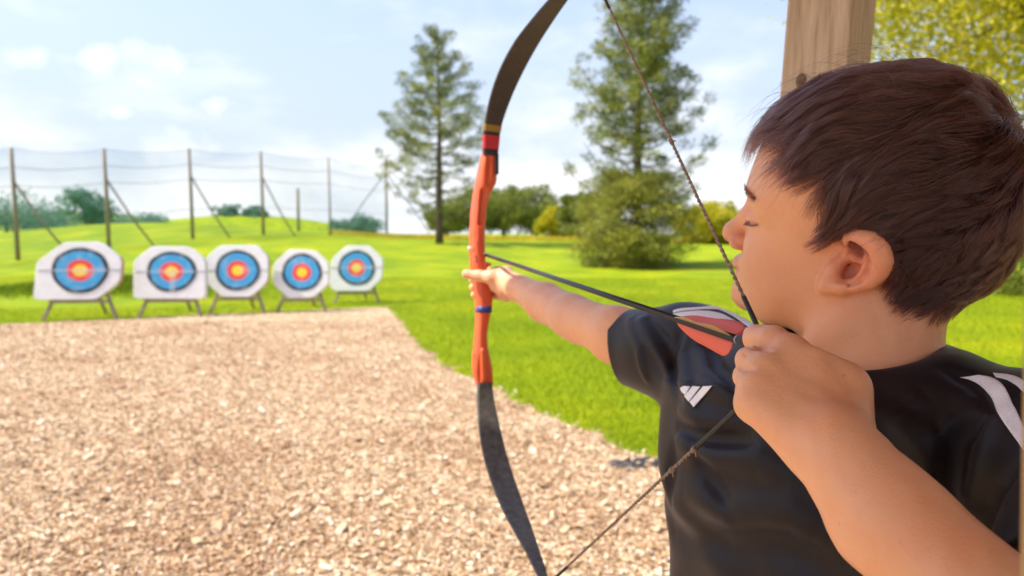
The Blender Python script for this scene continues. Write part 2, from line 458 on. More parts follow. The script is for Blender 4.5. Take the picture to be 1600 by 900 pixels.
# draw arm and hand
WRL = C3(1296, 692, .405); ELL = np.array([.272, -.202, .285])
body.chain([WRL, C3(1391, 813, .37), ELL], [.0252, .0292, .0338], .012)
body.chain([ELL, SHL * .5 + ELL * .5, SHL], [.033, .036, .040], .02)
M = [C3(1231, 551, .445), C3(1195, 577, .437), C3(1182, 603, .431), C3(1177, 631, .426)]
WC = [C3(1318, 668, .413), C3(1305, 680, .409), C3(1285, 694, .406), C3(1262, 702, .406)]
body.ell(C3(1258, 628, .436), np.stack([nrm([.6, -.7, -.1]), nrm([.7, .6, 0]), nrm([.1, .1, 1])]), (.036, .034, .011), .010)
body.ell(C3(1302, 650, .428), np.stack([nrm([.2, -.9, 0]), nrm([.9, .2, 0]), [0, 0, 1]]), (.030, .021, .013), .010)
body.chain([C3(1322, 668, .420), C3(1317, 604, .436), C3(1290, 586, .462), C3(1262, 582, .478)], [.0150, .0132, .0100, .0085], .010)
body.cap(C3(1243, 561, .449), C3(1308, 606, .438), .0118, .0110, .010)
for m_, w_ in zip(M, WC): body.cap(w_, m_, .0140, .0108, .009)
for m_, r_ in zip(M, (.0120, .0114, .0110, .0108)): body.ball(m_, r_, .005)
body.chain([M[0], C3(1208, 533, .455), C3(1184, 529, .472), C3(1198, 540, .487), C3(1222, 548, .482)], [.0112, .0104, .0098, .0085, .0074], .0016)
body.chain([M[1], C3(1173, 563, .450), C3(1179, 564, .470), C3(1204, 572, .476)], [.0110, .0096, .0088, .0074], .0014)
body.chain([M[2], C3(1167, 588, .446), C3(1176, 590, .464), C3(1202, 596, .464)], [.0104, .0084, .0076, .007], .0014)
body.chain([M[3], C3(1171, 613, .440), C3(1188, 612, .456), C3(1206, 618, .45)], [.0102, .0084, .0072, .0066], .0016)
body.chain([C3(1186, 549, .446), C3(1197, 549, .436), C3(1207, 545, .432)], [.0022, .0017, .0006], .003, 's')
body.chain([C3(1166, 543, .452), C3(1176, 548, .446), C3(1190, 550, .440)], [.0016, .0016, .0014], .002, 's')
for q0, q1 in (((1196, 514, .4475), (1192, 527, .4445)), ((1200, 517, .4465), (1197, 529, .4435)), ((1163, 553, .4435), (1171, 560, .4405))): body.cap(C3(*q0), C3(*q1), .0006, .0004, .002, 's')
body.chain([C3(1157, 575, .440), C3(1166, 577, .431), C3(1176, 577, .427)], [.0014, .0011, .0005], .003, 's')
_sk = rng.normal(size=(3, 3))
def skin_disp(P, d):
    x, y, z = P[..., 0], P[..., 1], P[..., 2]
    return .00035 * np.sin(x * 190 + 3 * np.sin(z * 90)) * np.sin(y * 170 + 2 * np.sin(x * 110)) * np.sin(z * 150)
body.disp = skin_disp
# ------------------------------------------------------------------ shirt
shirt = Solid()
STC = np.array([.284, -.10, .628])
shirt.col(STC, STC - UPc * .62, np.stack([Sx, Nx]), (.149, .096), (.188, .124), .05)
NBs = C3(1364, 652, .585)
SHRs = C3(1108, 562, .742); SHLs = SHL + np.array([.004, -.005, 0])
shirt.chain([SHRs, NBs], [.046, .058], .05)
shirt.chain([NBs, SHLs], [.058, .050], .04)
shirt.ell(STC + Nx * .045 + np.array([0, -.06, 0]), np.stack([Sx, Nx, UPc]), (.13, .062, .11), .05)
_h = C3(974, 543, .852)
shirt.chain([SHRs, C3(1060, 552, .775), _h - (SHRs - _h) * .35], [.048, .0475, .047], .035)
_e = SHL + (ELL - SHL) * .62
shirt.chain([SHLs, _e, _e + (_e - SHLs) * .3], [.050, .052, .052], .03)
def flat_cut(c, u, r, L):
    u = nrm(u); a = nrm(np.cross(u, [0, 1, 0.1])); shirt.col(c, c + u * L, np.stack([a, np.cross(u, a)]), (r, r), (r, r), .0015, 's')
# open cuffs
_ad = nrm([-.84, -.20, .50])
flat_cut(_h, _ad, .090, .14); flat_cut(_h - nrm(_ad) * .022, _ad, .0435, .06)
_ae = nrm(_e - SHL); flat_cut(_e, _ae, .085, .12); flat_cut(_e - _ae * .02, _ae, .048, .05)
NC = C3(1340, 582, .578)                      # centre of the neck opening
NU = nrm(UPc + Nx * .30); NN = nrm(Nx - UPc * .30)
def collar_pt(a, o=0, r=0):
    """point on the neckline at angle a; r outward, o upward"""
    ca, sa = math.cos(a), math.sin(a)
    p = NC + Sx * ca * (.066 + r) + NN * sa * (.060 + r)
    return p + NU * (o + .006 * ca)
for a_ in np.linspace(math.pi, 2 * math.pi + .5, 9): shirt.ball(collar_pt(a_, -.012, .004), .013, .03)
for t_ in range(4):
    shirt.ell(NC + NU * (.030 + .018 * t_), np.stack([Sx, NN, NU]), (.0665 + .01 * t_, .0605 + .01 * t_, .034), .004, 's')
shirt_base_n = len(shirt.p)
_FOLDS = []
def add_fold(pts, wd, amp):
    P3 = [shirt.hit(*q) for q in pts]; P3 = [p for p in P3 if p is not None]
    if len(P3) > 1: _FOLDS.append((np.array(P3), wd, amp))
def poly_dist(P, pl):
    best = np.full(P.shape[:-1], 9.); tt = np.zeros(P.shape[:-1]); n = len(pl) - 1
    for i in range(n):
        a, b = pl[i], pl[i + 1]; ab = b - a; t = np.clip(((P - a) @ ab) / (ab @ ab + 1e-12), 0, 1)
        q = P - a - t[..., None] * ab; d = (q * q).sum(-1); m = d < best; best = np.where(m, d, best); tt = np.where(m, (i + t) / n, tt)
    return best, tt
def shirt_disp(P, d):
    x, y, z = P[..., 0], P[..., 1], P[..., 2]
    s = x * Sx[0] + z * Sx[2]
    r = .0016 * np.sin(38 * y + 9 * s + 2.2 * np.sin(21 * s + 8 * y)) * (.5 + .5 * np.sin(13 * s - 9 * y)) + .0012 * np.sin(70 * s + 40 * y + 3 * np.sin(30 * y))
    for pl, wd, am in _F3:
        c = (pl.min(0) + pl.max(0)) / 2; ext = np.linalg.norm(pl.max(0) - pl.min(0)) / 2 + wd * 3
        fl = P.reshape(-1, 3); lo_, hi_ = fl.min(0), fl.max(0)
        if np.linalg.norm(np.maximum(0, np.maximum(lo_ - c, c - hi_))) > ext: continue
        q, t = poly_dist(P, pl); e = np.sin(np.pi * np.clip(t * .86 + .07, 0, 1)) ** .6
        r = r + am * e * np.exp(-q / (wd * wd))
    return r
_F3 = []
for pts, wd, am in [
    # bow-side sleeve and armpit
    ([(1000, 500), (1020, 540), (1048, 590)], .007, .0035), ([(985, 500), (1000, 545), (1008, 590)], .006, .003),
    ([(1012, 498), (1040, 530), (1060, 575)], .005, -.0035), ([(1085, 520), (1070, 560), (1075, 605), (1090, 650)], .009, .005),
    ([(1062, 530), (1055, 570), (1056, 610)], .006, -.004),
    ([(1100, 515), (1092, 550), (1105, 590), (1140, 622)], .007, .005), ([(1112, 535), (1118, 570), (1148, 600)], .006, -.005),
    ([(1065, 640), (1095, 655), (1150, 660)], .008, .005), ([(1060, 668), (1100, 685), (1165, 690)], .007, -.005),
    ([(1062, 690), (1120, 715), (1190, 720), (1230, 745)], .011, .006), ([(1085, 700), (1110, 750), (1150, 800)], .008, -.004),
    ([(1070, 770), (1140, 800), (1240, 800), (1280, 830)], .014, .006), ([(1050, 830), (1140, 850), (1230, 860), (1310, 880)], .014, -.005),
    ([(1050, 700), (1048, 780), (1040, 880)], .008, -.004),
    # neck and near shoulder
    ([(1380, 620), (1430, 640), (1500, 625)], .008, -.003), ([(1400, 650), (1440, 690), (1460, 740)], .010, .004),
    ([(1550, 650), (1510, 690), (1480, 750)], .010, -.006), ([(1575, 680), (1540, 730), (1520, 780)], .008, .004),
    ([(1590, 640), (1545, 670), (1500, 730)], .009, .005), ([(1440, 604), (1464, 640)], .0022, -.0022), ([(1466, 642), (1458, 690), (1462, 752)], .0022, -.0022),
    ([(1478, 575), (1520, 600), (1555, 640)], .006, -.003), ([(1590, 720), (1560, 770), (1550, 810)], .009, -.004)]:
    P3 = [shirt.hit(*q) for q in pts]; P3 = [p for p in P3 if p is not None]
    if len(P3) > 1: _F3.append((np.array(P3), wd, am * 1.8))
shirt.disp = shirt_disp

# shirt print and stripes lie on the cloth: traced onto the finished shirt surface
def on_cloth(px, py): return shirt.hit(px, py)
def band_on_cloth(name, left, right, mat, parent, n=34, m=7, lift=.0009):
    L = np.array(left, float); R = np.array(right, float)
    def res(A):
        s = np.r_[0, np.cumsum(np.linalg.norm(np.diff(A, axis=0), axis=1))]; s /= s[-1]; u = np.linspace(0, 1, n)
        # smooth interpolation through the points
        k = np.stack([np.interp(u, s, A[:, i]) for i in (0, 1)], 1)
        for _ in range(3): k[1:-1] = (k[:-2] + 2 * k[1:-1] + k[2:]) / 4
        return k
    L = res(L); R = res(R)
    V = shirt.hits([L[i] + (R[i] - L[i]) * j / (m - 1) for i in range(n) for j in range(m)])
    ok = ~np.isnan(V[:, 0]); V[ok] += shirt.grad(V[ok]) * lift
    F = []
    for i in range(n - 1):
        for j in range(m - 1):
            ids = (i * m + j, i * m + j + 1, (i + 1) * m + j + 1, (i + 1) * m + j)
            if all(ok[q] for q in ids) and max(np.linalg.norm(V[ids[a]] - V[ids[(a + 1) % 4]]) for a in range(4)) < .03: F.append(ids)
    used = sorted({q for f in F for q in f}); mp_ = {q: i for i, q in enumerate(used)}
    if not F: return None
    o = link(name, toW(np.array([V[q] for q in used])), [[mp_[q] for q in f] for f in F], mat, parent)
    sm = o.modifiers.new('thickness', 'SOLIDIFY'); sm.thickness = .0007; sm.offset = -1
    return o
# ------------------------------------------------------------------ ground
def sstep(v, a, b):
    t = np.clip((v - a) / (b - a), 0, 1); return t * t * (3 - 2 * t)
def gz(x, y):
    x = np.asarray(x, float); y = np.asarray(y, float)
    a = x / np.maximum(y, 1)
    left = np.exp(-((a + .50) / .30) ** 2)
    z = sstep(y, 15, 46) * (.75 + 1.25 * left)
    z = z + sstep(y, 48, 75) * (-.9 * left)
    z = z + .10 * np.sin(x * .21 + 1) * np.sin(y * .17) * sstep(y, 16, 30)
    z = z + .28 * np.exp(-((x + 8.6) / 2.4) ** 2 - ((y - 15.2) / 1.7) ** 2) * sstep(y, 12.2, 14.5)     # little bank behind the left target
    return z
def G(px, py):
    """point of the flat ground seen at a pixel"""
    r = toW(C3(px, py, 1.0)) - np.array([0, 0, CAMH]); t = -CAMH / r[2]; return r[0] * t, r[1] * t
t = NT('grass_ground'); p = t.pos()
n1 = t.noise(p, .55, 5); n2 = t.noise(p, 6, 6, .6); n3 = t.noise(p, 60, 3, .6, (1, .6, 1))
c = t.ramp(n1, [(.3, (.17, .25, .003)), (.5, (.29, .37, .003)), (.7, (.45, .44, .004))])
n4 = t.noise(p, .16, 4); c = t.mix(t.ramp(n4, [(.42, (0, 0, 0)), (.62, (.6, .6, .6))]), c, t.mix(1, c, (.62, .78, .8), 'MULTIPLY'))
c = t.mix(t.math('MULTIPLY', n2, .55), c, t.mix(1, c, (.60, .66, .4), 'MULTIPLY'))
c = t.mix(t.ramp(n3, [(.45, (0, 0, 0)), (.75, (1, 1, 1))]), c, (.14, .20, .004))
t.col(c); t.set(Roughness=.9); t.b.inputs['Specular IOR Level'].default_value = .15
t.bump(t.math('ADD', n2, n3), .6, .06); M_GRASS = t.m
ys = np.r_[np.linspace(-12, 14, 14), np.linspace(14.8, 80, 90), np.linspace(85, 400, 40), np.linspace(440, 2500, 25)]
xs = np.tan(np.linspace(-1.25, 1.25, 161)) ; xs = xs / xs.max()
V = []; F = []
for j, y in enumerate(ys):
    wdt = max(30, abs(y) * 1.6 + 20)
    x = np.linspace(-1, 1, 161); xx = x * wdt
    V.append(np.stack([xx, np.full(161, y), gz(xx, y)], 1))
V = np.concatenate(V); n = 161
ii, jj = np.meshgrid(np.arange(n - 1), np.arange(len(ys) - 1)); a = (jj * n + ii).ravel()
ground = fast_mesh('ground', V, np.stack([a, a + 1, a + n + 1, a + n], 1), M_GRASS); tag(ground, 'bright mown grass field rising behind the targets', kind='structure')

# wood chip apron
edge = [G(*q) for q in [(0, 507), (150, 501), (300, 493), (450, 487), (606, 479), (616, 490), (630, 508), (655, 542), (700, 574), (760, 602), (830, 640), (900, 668), (960, 694), (1035, 722), (1160, 776), (1330, 860)]]
edge = [(-26, edge[0][1] - .7)] + edge + [(2.6, 1.4), (4.5, -1), (4.5, -8), (-26, -8)]
def rough_poly(pts, step, amp, seed, fixed=()):
    r = np.random.default_rng(seed); P_ = []
    for i in range(len(pts)):
        a = np.array(pts[i], float); b = np.array(pts[(i + 1) % len(pts)], float); m = max(1, int(np.linalg.norm(b - a) / step)) if np.linalg.norm(b - a) < 9 else 1
        nn = np.array([-(b - a)[1], (b - a)[0]]); nn = nn / (np.linalg.norm(nn) + 1e-9)
        for k in range(m): P_.append(a + (b - a) * k / m + nn * r.normal() * amp)
    return np.array(P_)
chip_poly = rough_poly(edge, .10, .035, 3)
t = NT('wood_chips_ground'); p = t.pos()
v = t.n('ShaderNodeTexVoronoi'); v.inputs['Scale'].default_value = 48; mpp = t.n('ShaderNodeMapping'); mpp.inputs['Scale'].default_value = (1, .7, 1); t.l(p, mpp.inputs[0]); t.l(mpp.outputs[0], v.inputs[0])
v2 = t.n('ShaderNodeTexVoronoi'); v2.inputs['Scale'].default_value = 75; t.l(p, v2.inputs[0])
sp = t.n('ShaderNodeSeparateColor'); t.l(v.outputs['Color'], sp.inputs[0])
c = t.ramp(sp.outputs[0], [(0, (.24, .13, .055)), (.3, (.43, .27, .135)), (.65, (.62, .44, .25)), (1, (.84, .70, .50))])
big = t.noise(p, .9, 5, .6); c = t.mix(t.ramp(big, [(.42, (0, 0, 0)), (.68, (.55, .55, .55))]), c, t.mix(1, c, (.66, .48, .34), 'MULTIPLY'))
t.col(c); t.set(Roughness=.85); t.bump(t.math('ADD', v.outputs['Distance'], v2.outputs['Distance']), .8, .02)
chips_ground = link('path', [(x, y, .004) for x, y in chip_poly], [list(range(len(chip_poly)))[::-1]], t.m, smooth=False)
if chips_ground.data.polygons[0].normal.z < 0: chips_ground.data.flip_normals()
tag(chips_ground, 'shooting apron of pale wood chippings', kind='structure')
def inside(poly, x, y):
    r = np.zeros(len(x), bool); j = len(poly) - 1
    for i in range(len(poly)):
        xi, yi = poly[i]; xj, yj = poly[j]
        c_ = ((yi > y) != (yj > y)) & (x < (xj - xi) * (y - yi) / (yj - yi + 1e-12) + xi); r ^= c_; j = i
    return r
def in_view(x, y, m=.06):
    a = x / np.maximum(y, .1); return (np.abs(a) < .75 + m) & (y > 2.2)
# loose chips
N = 150000
u = rng.random(N); y = 2.3 + 8.2 * u ** 1.25; x = (rng.random(N) * 2 - 1) * .82 * y
k = inside(chip_poly, x + rng.normal(0, .05, N), y + rng.normal(0, .05, N)); x, y = x[k], y[k]; N = len(x)
L = rng.lognormal(-4.48, .50, N) * (1 + .04 * y); Wd = L * rng.uniform(.25, .6, N); th = rng.uniform(.001, .004, N)
az = rng.random(N) * 6.283; tl = rng.normal(0, .30, N); tr = rng.normal(0, .35, N)
e1 = np.stack([np.cos(az) * np.cos(tl), np.sin(az) * np.cos(tl), np.sin(tl)], 1); e2 = np.stack([-np.sin(az) * np.cos(tr), np.cos(az) * np.cos(tr), np.sin(tr)], 1)
e3 = np.cross(e1, e2); c0 = np.stack([x, y, .006 + rng.random(N) * .012 + np.abs(np.sin(tl)) * L * .4], 1)
cor = []
for s1, s2, s3 in ((-1, -.7, 1), (1, -1, 1), (.8, 1, 1), (-1.1, .8, 1), (-1, -.7, -1), (1, -1, -1), (.8, 1, -1), (-1.1, .8, -1)):
    cor.append(c0 + e1 * (s1 * L / 2)[:, None] + e2 * (s2 * Wd / 2)[:, None] + e3 * (s3 * th / 2)[:, None])
V = np.stack(cor, 1).reshape(-1, 3); b8 = (np.arange(N) * 8)[:, None]
F = np.concatenate([b8 + np.array(q) for q in ([0, 1, 2, 3], [0, 4, 5, 1], [1, 5, 6, 2], [2, 6, 7, 3], [3, 7, 4, 0])])
t = NT('loose_wood_chips'); cc = t.attr('shade')
c = t.ramp(cc, [(0, (.22, .115, .05)), (.32, (.46, .285, .145)), (.7, (.68, .50, .31)), (1, (.93, .82, .65))]); c = t.mix(.35, c, t.mix(1, c, t.ramp(t.noise(t.pos(), 160, 3), [(.3, (.6, .5, .4)), (.7, (1, 1, 1))]), 'MULTIPLY'))
big = t.noise(t.pos(), .9, 5, .6); c = t.mix(t.ramp(big, [(.42, (0, 0, 0)), (.68, (.5, .5, .5))]), c, t.mix(1, c, (.62, .44, .32), 'MULTIPLY'))
t.col(c); t.set(Roughness=.8)
o = fast_mesh('wood_chips', V, F, t.m, smooth=False); fattr(o, 'shade', np.repeat(rng.random(N), 8)); tag(o, 'loose pale and brown wood chips scattered over the apron', 'wood chips', kind='stuff')

# grass blades near the camera
def blades(name, x, y, hgt, wid, mat, label, z0=0.0, lean=.5):
    N = len(x); az = rng.random(N) * 6.283; h = hgt * rng.uniform(.5, 1.2, N); w_ = wid * rng.uniform(.7, 1.3, N)
    la = rng.random(N) * 6.283; ln = rng.random(N) * lean * h
    b = np.stack([x, y, gz(x, y) + z0], 1); dx = np.stack([np.cos(az), np.sin(az), 0 * az], 1) * w_[:, None] / 2
    lv = np.stack([np.cos(la) * ln, np.sin(la) * ln, h], 1)
    V = np.stack([b - dx, b + dx, b + lv * .55 + dx * .8, b + lv * np.array([1.25, 1.25, 1]), b + lv * .55 - dx * .8], 1).reshape(-1, 3)
    F = (np.arange(N) * 5)[:, None] + np.array([0, 1, 2, 3, 4]); o = fast_mesh(name, V, F, mat, smooth=False)
    fattr(o, 'shade', np.repeat(rng.random(N), 5)); tag(o, label, 'grass', kind='stuff'); return o
t = NT('grass_blades'); c = t.ramp(t.attr('shade'), [(0, (.15, .22, .003)), (.5, (.30, .38, .003)), (1, (.46, .50, .010))])
c = t.mix(.5, c, t.mix(1, c, t.ramp(t.noise(t.pos(), 1.2, 4), [(.35, (.68, .76, .5)), (.65, (1.2, 1.1, 1))]), 'MULTIPLY'))
t.col(c); t.set(Roughness=.6); t.b.inputs['Specular IOR Level'].default_value = .3
tr_ = t.n('ShaderNodeBsdfTranslucent'); t.l(c, tr_.inputs[0]); mx = t.n('ShaderNodeMixShader'); mx.inputs[0].default_value = .4; t.l(t.b.outputs[0], mx.inputs[1]); t.l(tr_.outputs[0], mx.inputs[2]); t.l(mx.outputs[0], t.o.inputs[0]); M_BLADE = t.m
def field(n, y0, y1, pw=1.6):
    y = y0 + (y1 - y0) * rng.random(n) ** pw; x = (rng.random(n) * 2 - 1) * .82 * y; k = ~inside(chip_poly, x + rng.normal(0, .03, n), y + rng.normal(0, .03, n)); return x[k], y[k]
x, y = field(330000, 3.0, 20, 1.15); k = (x > -.6 * y) | (y > 10); x, y = x[k], y[k]
blades('grass', x, y, .045, .0055, M_BLADE, 'short sunlit grass beside and behind the wood chip apron')
# ------------------------------------------------------------------ generic builders
def loft(rings, closed=True, caps=True):
    """rings: list of (k,3) arrays -> verts, faces"""
    k = len(rings[0]); V = np.concatenate(rings); F = []
    for i in range(len(rings) - 1):
        for j in range(k):
            j2 = (j + 1) % k
            F.append((i * k + j, i * k + j2, (i + 1) * k + j2, (i + 1) * k + j))
    if caps: F.append(tuple(range(k))[::-1]); F.append(tuple((len(rings) - 1) * k + j for j in range(k)))
    return V, F
def frame(d):
    d = nrm(d); a = np.array([0, 0, 1.]) if abs(d[2]) < .9 else np.array([1., 0, 0]); u = nrm(np.cross(a, d)); return u, np.cross(d, u)
def tube_vf(pts, rad, k=10):
    pts = np.asarray(pts, float); n = len(pts); rad = np.broadcast_to(rad, n); R = []
    u, v = frame(pts[1] - pts[0])
    for i in range(n):
        d = nrm(pts[min(i + 1, n - 1)] - pts[max(i - 1, 0)]); u = nrm(u - d * (u @ d)); v = np.cross(d, u)
        a = np.arange(k) / k * 2 * np.pi; R.append(pts[i] + rad[i] * (np.cos(a)[:, None] * u + np.sin(a)[:, None] * v))
    return loft(R)
class MBuf:
    def __init__(s): s.V = []; s.F = []; s.n = 0
    def add(s, V, F):
        s.V.append(np.asarray(V, float)); s.F += [tuple(q + s.n for q in f) for f in F]; s.n += len(V); return s
    def tube(s, pts, r, k=8): return s.add(*tube_vf(pts, r, k))
    def box(s, c, ax, half):
        c = np.asarray(c, float); ax = np.asarray(ax, float); V = [c + ax[0] * half[0] * i + ax[1] * half[1] * j + ax[2] * half[2] * k for i in (-1, 1) for j in (-1, 1) for k in (-1, 1)]
        return s.add(V, [(0, 1, 3, 2), (4, 6, 7, 5), (0, 4, 5, 1), (2, 3, 7, 6), (0, 2, 6, 4), (1, 5, 7, 3)])
    def build(s, name, mat, parent=None, smooth=True, bevel=0):
        o = link(name, np.concatenate(s.V), s.F, mat, parent, smooth)
        if bevel: b = o.modifiers.new('bevel', 'BEVEL'); b.width = bevel; b.segments = 2; b.limit_method = 'ANGLE'
        return o

# ------------------------------------------------------------------ archery targets
M_BOSS = flat('target_foam', (.78, .77, .75), .8, .06, 9)
M_BOSS_SIDE = flat('target_foam_side', (.50, .30, .18), .85, .2, 14)
M_LEG = wood('stand_wood', (.20, .15, .10), (.34, .27, .19), (.48, .40, .30))
def ring_mat(name, c):
    t = NT(name); n = t.noise(t.obj(), 7, 4, .6); f = t.noise(t.obj(), 90, 2)
    c_ = t.mix(t.ramp(n, [(.5, (0, 0, 0)), (.80, (.35, .35, .35))]), c, (.75, .72, .70))
    c_ = t.mix(t.ramp(f, [(.64, (0, 0, 0)), (.72, (.6, .6, .6))]), c_, (.1, .08, .07))
    t.col(c_); t.set(Roughness=.7); return t.m
RINGM = [ring_mat('ring_' + n_, c_) for n_, c_ in (('yellow', (.85, .62, .03)), ('red', (.80, .06, .05)), ('blue', (.045, .33, .60)), ('black', (.015, .02, .03)), ('white', (.8, .8, .78)))]
LABELS = ['white foam archery target furthest left, widest, on wooden trestle legs', 'white foam target second from the left with pale streaks crossing its rings', 'white foam archery target in the middle of the row of five', 'white foam target second from the right, nearly round octagon with solid red inner ring', 'white foam archery target furthest right, at the end of the chip apron']
#        x0   x1   ytop ybot yleg  ring(cx, cy, rx, ry)  tilt   corner cuts TL TR BR BL (fractions)
TG = [(64, 188, 378, 468, 500, (128, 423, 39, 34), .05, (.34, .30, .30, .04)),
      (213, 321, 385, 467, 495, (270, 425, 35, 30), -.02, (.30, .26, .05, .05)),
      (323, 420, 383, 464, 490, (373, 423, 32, 30), .02, (.24, .22, .30, .30)),
      (429, 515, 390, 466, 487, (473, 426, 29, 28), .0, (.30, .28, .30, .30)),
      (518, 598, 384, 455, 473, (558, 419, 27, 26), .03, (.30, .30, .28, .10))]
def target(i, x0, x1, yt, yb, yl, ring, tilt, cuts):
    gx, gy = G((x0 + x1) / 2, yl); depth = gy * CT + CAMH * ST      # camera-axis depth of the stand
    cx, cy, rx, ry = ring
    s = depth / FPX; Wd = (x1 - x0) * s; Hd = (yb - yt) * s
    c = PW((x0 + x1) / 2, (yt + yb) / 2, depth)
    toc = nrm([-.0 - c[0] * .25, -c[1], 0]); right = nrm(np.cross([0, 0, 1], -toc)) * -1
    right = nrm(np.array([-toc[1], toc[0], 0])); 
    if right[0] < 0: right = -right
    up = nrm(np.array([0, 0, 1]) - toc * .16); nrmv = nrm(np.cross(right, up)); nrmv = nrmv if nrmv @ toc > 0 else -nrmv
    root = empty('archery_target', (c[0], c[1], 0)); tag(root, LABELS[i], 'archery target', 'archery targets in a row at the edge of the chips')
    w2, h2 = Wd / 2, Hd / 2; r = np.random.default_rng(40 + i)
    tl_, tr_, br_, bl_ = cuts
    P2 = [(-w2 + Wd * tl_ * .9, h2), (w2 - Wd * tr_ * .9, h2 * .98), (w2, h2 - Hd * tr_), (w2 * .985, -h2 + Hd * br_), (w2 - Wd * br_ * .9, -h2), (-w2 + Wd * bl_ * .9, -h2 * 1.01), (-w2 * 1.0, -h2 + Hd * bl_), (-w2 * .98, h2 - Hd * tl_)]
    P2 = [(a + r.normal() * .008 + b * tilt, b + r.normal() * .008) for a, b in P2]
    # round the corners
    Q = []
    for k in range(8):
        a, b, d = np.array(P2[k - 1]), np.array(P2[k]), np.array(P2[(k + 1) % 8])
        ra = min(.07, .4 * np.linalg.norm(a - b)); rb = min(.07, .4 * np.linalg.norm(d - b)); s1 = b + nrm(a - b) * ra; s2 = b + nrm(d - b) * rb
        for u in (0, .33, .67, 1): Q.append((1 - u) ** 2 * s1 + 2 * u * (1 - u) * b + u * u * s2)
    Q = np.array(Q); T = .06
    def W3(q, o): return c + right * q[0] + up * q[1] + nrmv * o
    rings_ = []
    for o_, sc_ in ((-T, .97), (-T, 1.0), (T - .012, 1.0), (T, .985)):
        rings_.append(np.array([W3(q * sc_, o_) for q in Q]))
    V, F = loft(rings_)
    o = link('boss', V, F, None, root, True, mats=[M_BOSS, M_BOSS_SIDE]); 
    mi = [1 if (f.center - Vector(W3((0, 0), 0))).dot(Vector(nrmv)) < T * .75 and i in (0, 2) and (f.center - Vector(c)).dot(Vector(right)) > w2 * .8 else 0 for f in o.data.polygons]
    o.data.polygons.foreach_set('material_index', np.array(mi, np.int32))
    for f in o.data.polygons:
        if len(f.vertices) > 4: f.use_smooth = False
    # paper face with printed rings
    off = (np.array([cx - (x0 + x1) / 2, (yt + yb) / 2 - cy]) * s); R1 = rx * s; R2 = ry * s
    fr = [0, .09, .18, .27, .40, .50, .62, .74, .86, .90, 1.05]; matf = [0, 0, 0, 1, 1, 2, 2, 2, 2, 3]
    K = 56; V = [W3(off, T + .006)]; F = []; MI = []
    for j, q in enumerate(fr[1:]):
        for a in range(K):
            an = a / K * 2 * np.pi; wob = 1 + .012 * np.sin(3 * an + i) + .008 * np.sin(7 * an + j)
            V.append(W3((off[0] + R1 * q * wob * np.cos(an), off[1] + R2 * q * wob * np.sin(an)), T + .006))
    for a in range(K): F.append((0, 1 + a, 1 + (a + 1) % K)); MI.append(0)
    for j in range(len(fr) - 2):
        for a in range(K): b = 1 + j * K; F.append((b + a, b + K + a, b + K + (a + 1) % K, b + (a + 1) % K)); MI.append(matf[j + 1])
    fo = link('target_face', V, F, None, root, False, mats=RINGM, midx=MI)
    sm = fo.modifiers.new('thickness', 'SOLIDIFY'); sm.thickness = .003; sm.offset = 1 if Vector(fo.data.polygons[0].normal).dot(Vector(nrmv)) < 0 else -1
    # scuffed tape strips and a mid seam
    for sg in (-1, 1):
        MBuf().box(W3((sg * (w2 + R1) / 2 + off[0] * .5, off[1]), T + .002), (right, up, nrmv), ((w2 - R1) / 2 * .8, .0035, .003)).build('seam', RINGM[3], root, False)
    if i in (1, 0, 4):
        m = MBuf(); m.box(W3((off[0], off[1]), T + .0085), (right, up, nrmv), (R1 * 1.02, .022, .001)); m.build('patch_tape', M_TAPE, root, False)
        if i == 1: m = MBuf(); m.box(W3((off[0] + .02, off[1] - R2 * .55), T + .0100), (right, up, nrmv), (.045, R2 * .6, .0011)); m.build('patch_tape', M_TAPE, root, False)
    # trestle stand
    lg = lambda a, b, r_=.022: MBuf().tube([a, b], r_, 6)
    for sx in (-1, 1):
        top = W3((sx * w2 * .42, -h2 * .2), -T - .02); bot = c + right * sx * w2 * .86; bot = bot + nrmv * .10; bot[2] = gz(bot[0], bot[1]) + .0
        MBuf().box((top + bot) / 2, (nrm(bot - top), nrm(np.cross(bot - top, nrmv)), nrmv), (np.linalg.norm(bot - top) / 2, .026, .018)).build('leg', M_LEG, root, False, .004)
    bk = c - nrmv * .75 + right * .05; bk[2] = gz(bk[0], bk[1]); top = W3((0, h2 * .3), -T - .05)
    MBuf().box((top + bk) / 2, (nrm(bk - top), right, nrm(np.cross(bk - top, right))), (np.linalg.norm(bk - top) / 2, .024, .018)).build('leg', M_LEG, root, False, .004)
    zb = c[2] - h2 - .05; q = W3((0, -h2 - .03), -.03)
    MBuf().box(q, (right, up, nrmv), (w2 * .70, .022, .05)).build('cross_bar', M_LEG, root, False, .004)
t = NT('clear_tape'); t.set(Base_Color=(.85, .85, .84, 1), Roughness=.35, Alpha=.16); M_TAPE = t.m
for i, a in enumerate(TG): target(i, *a)

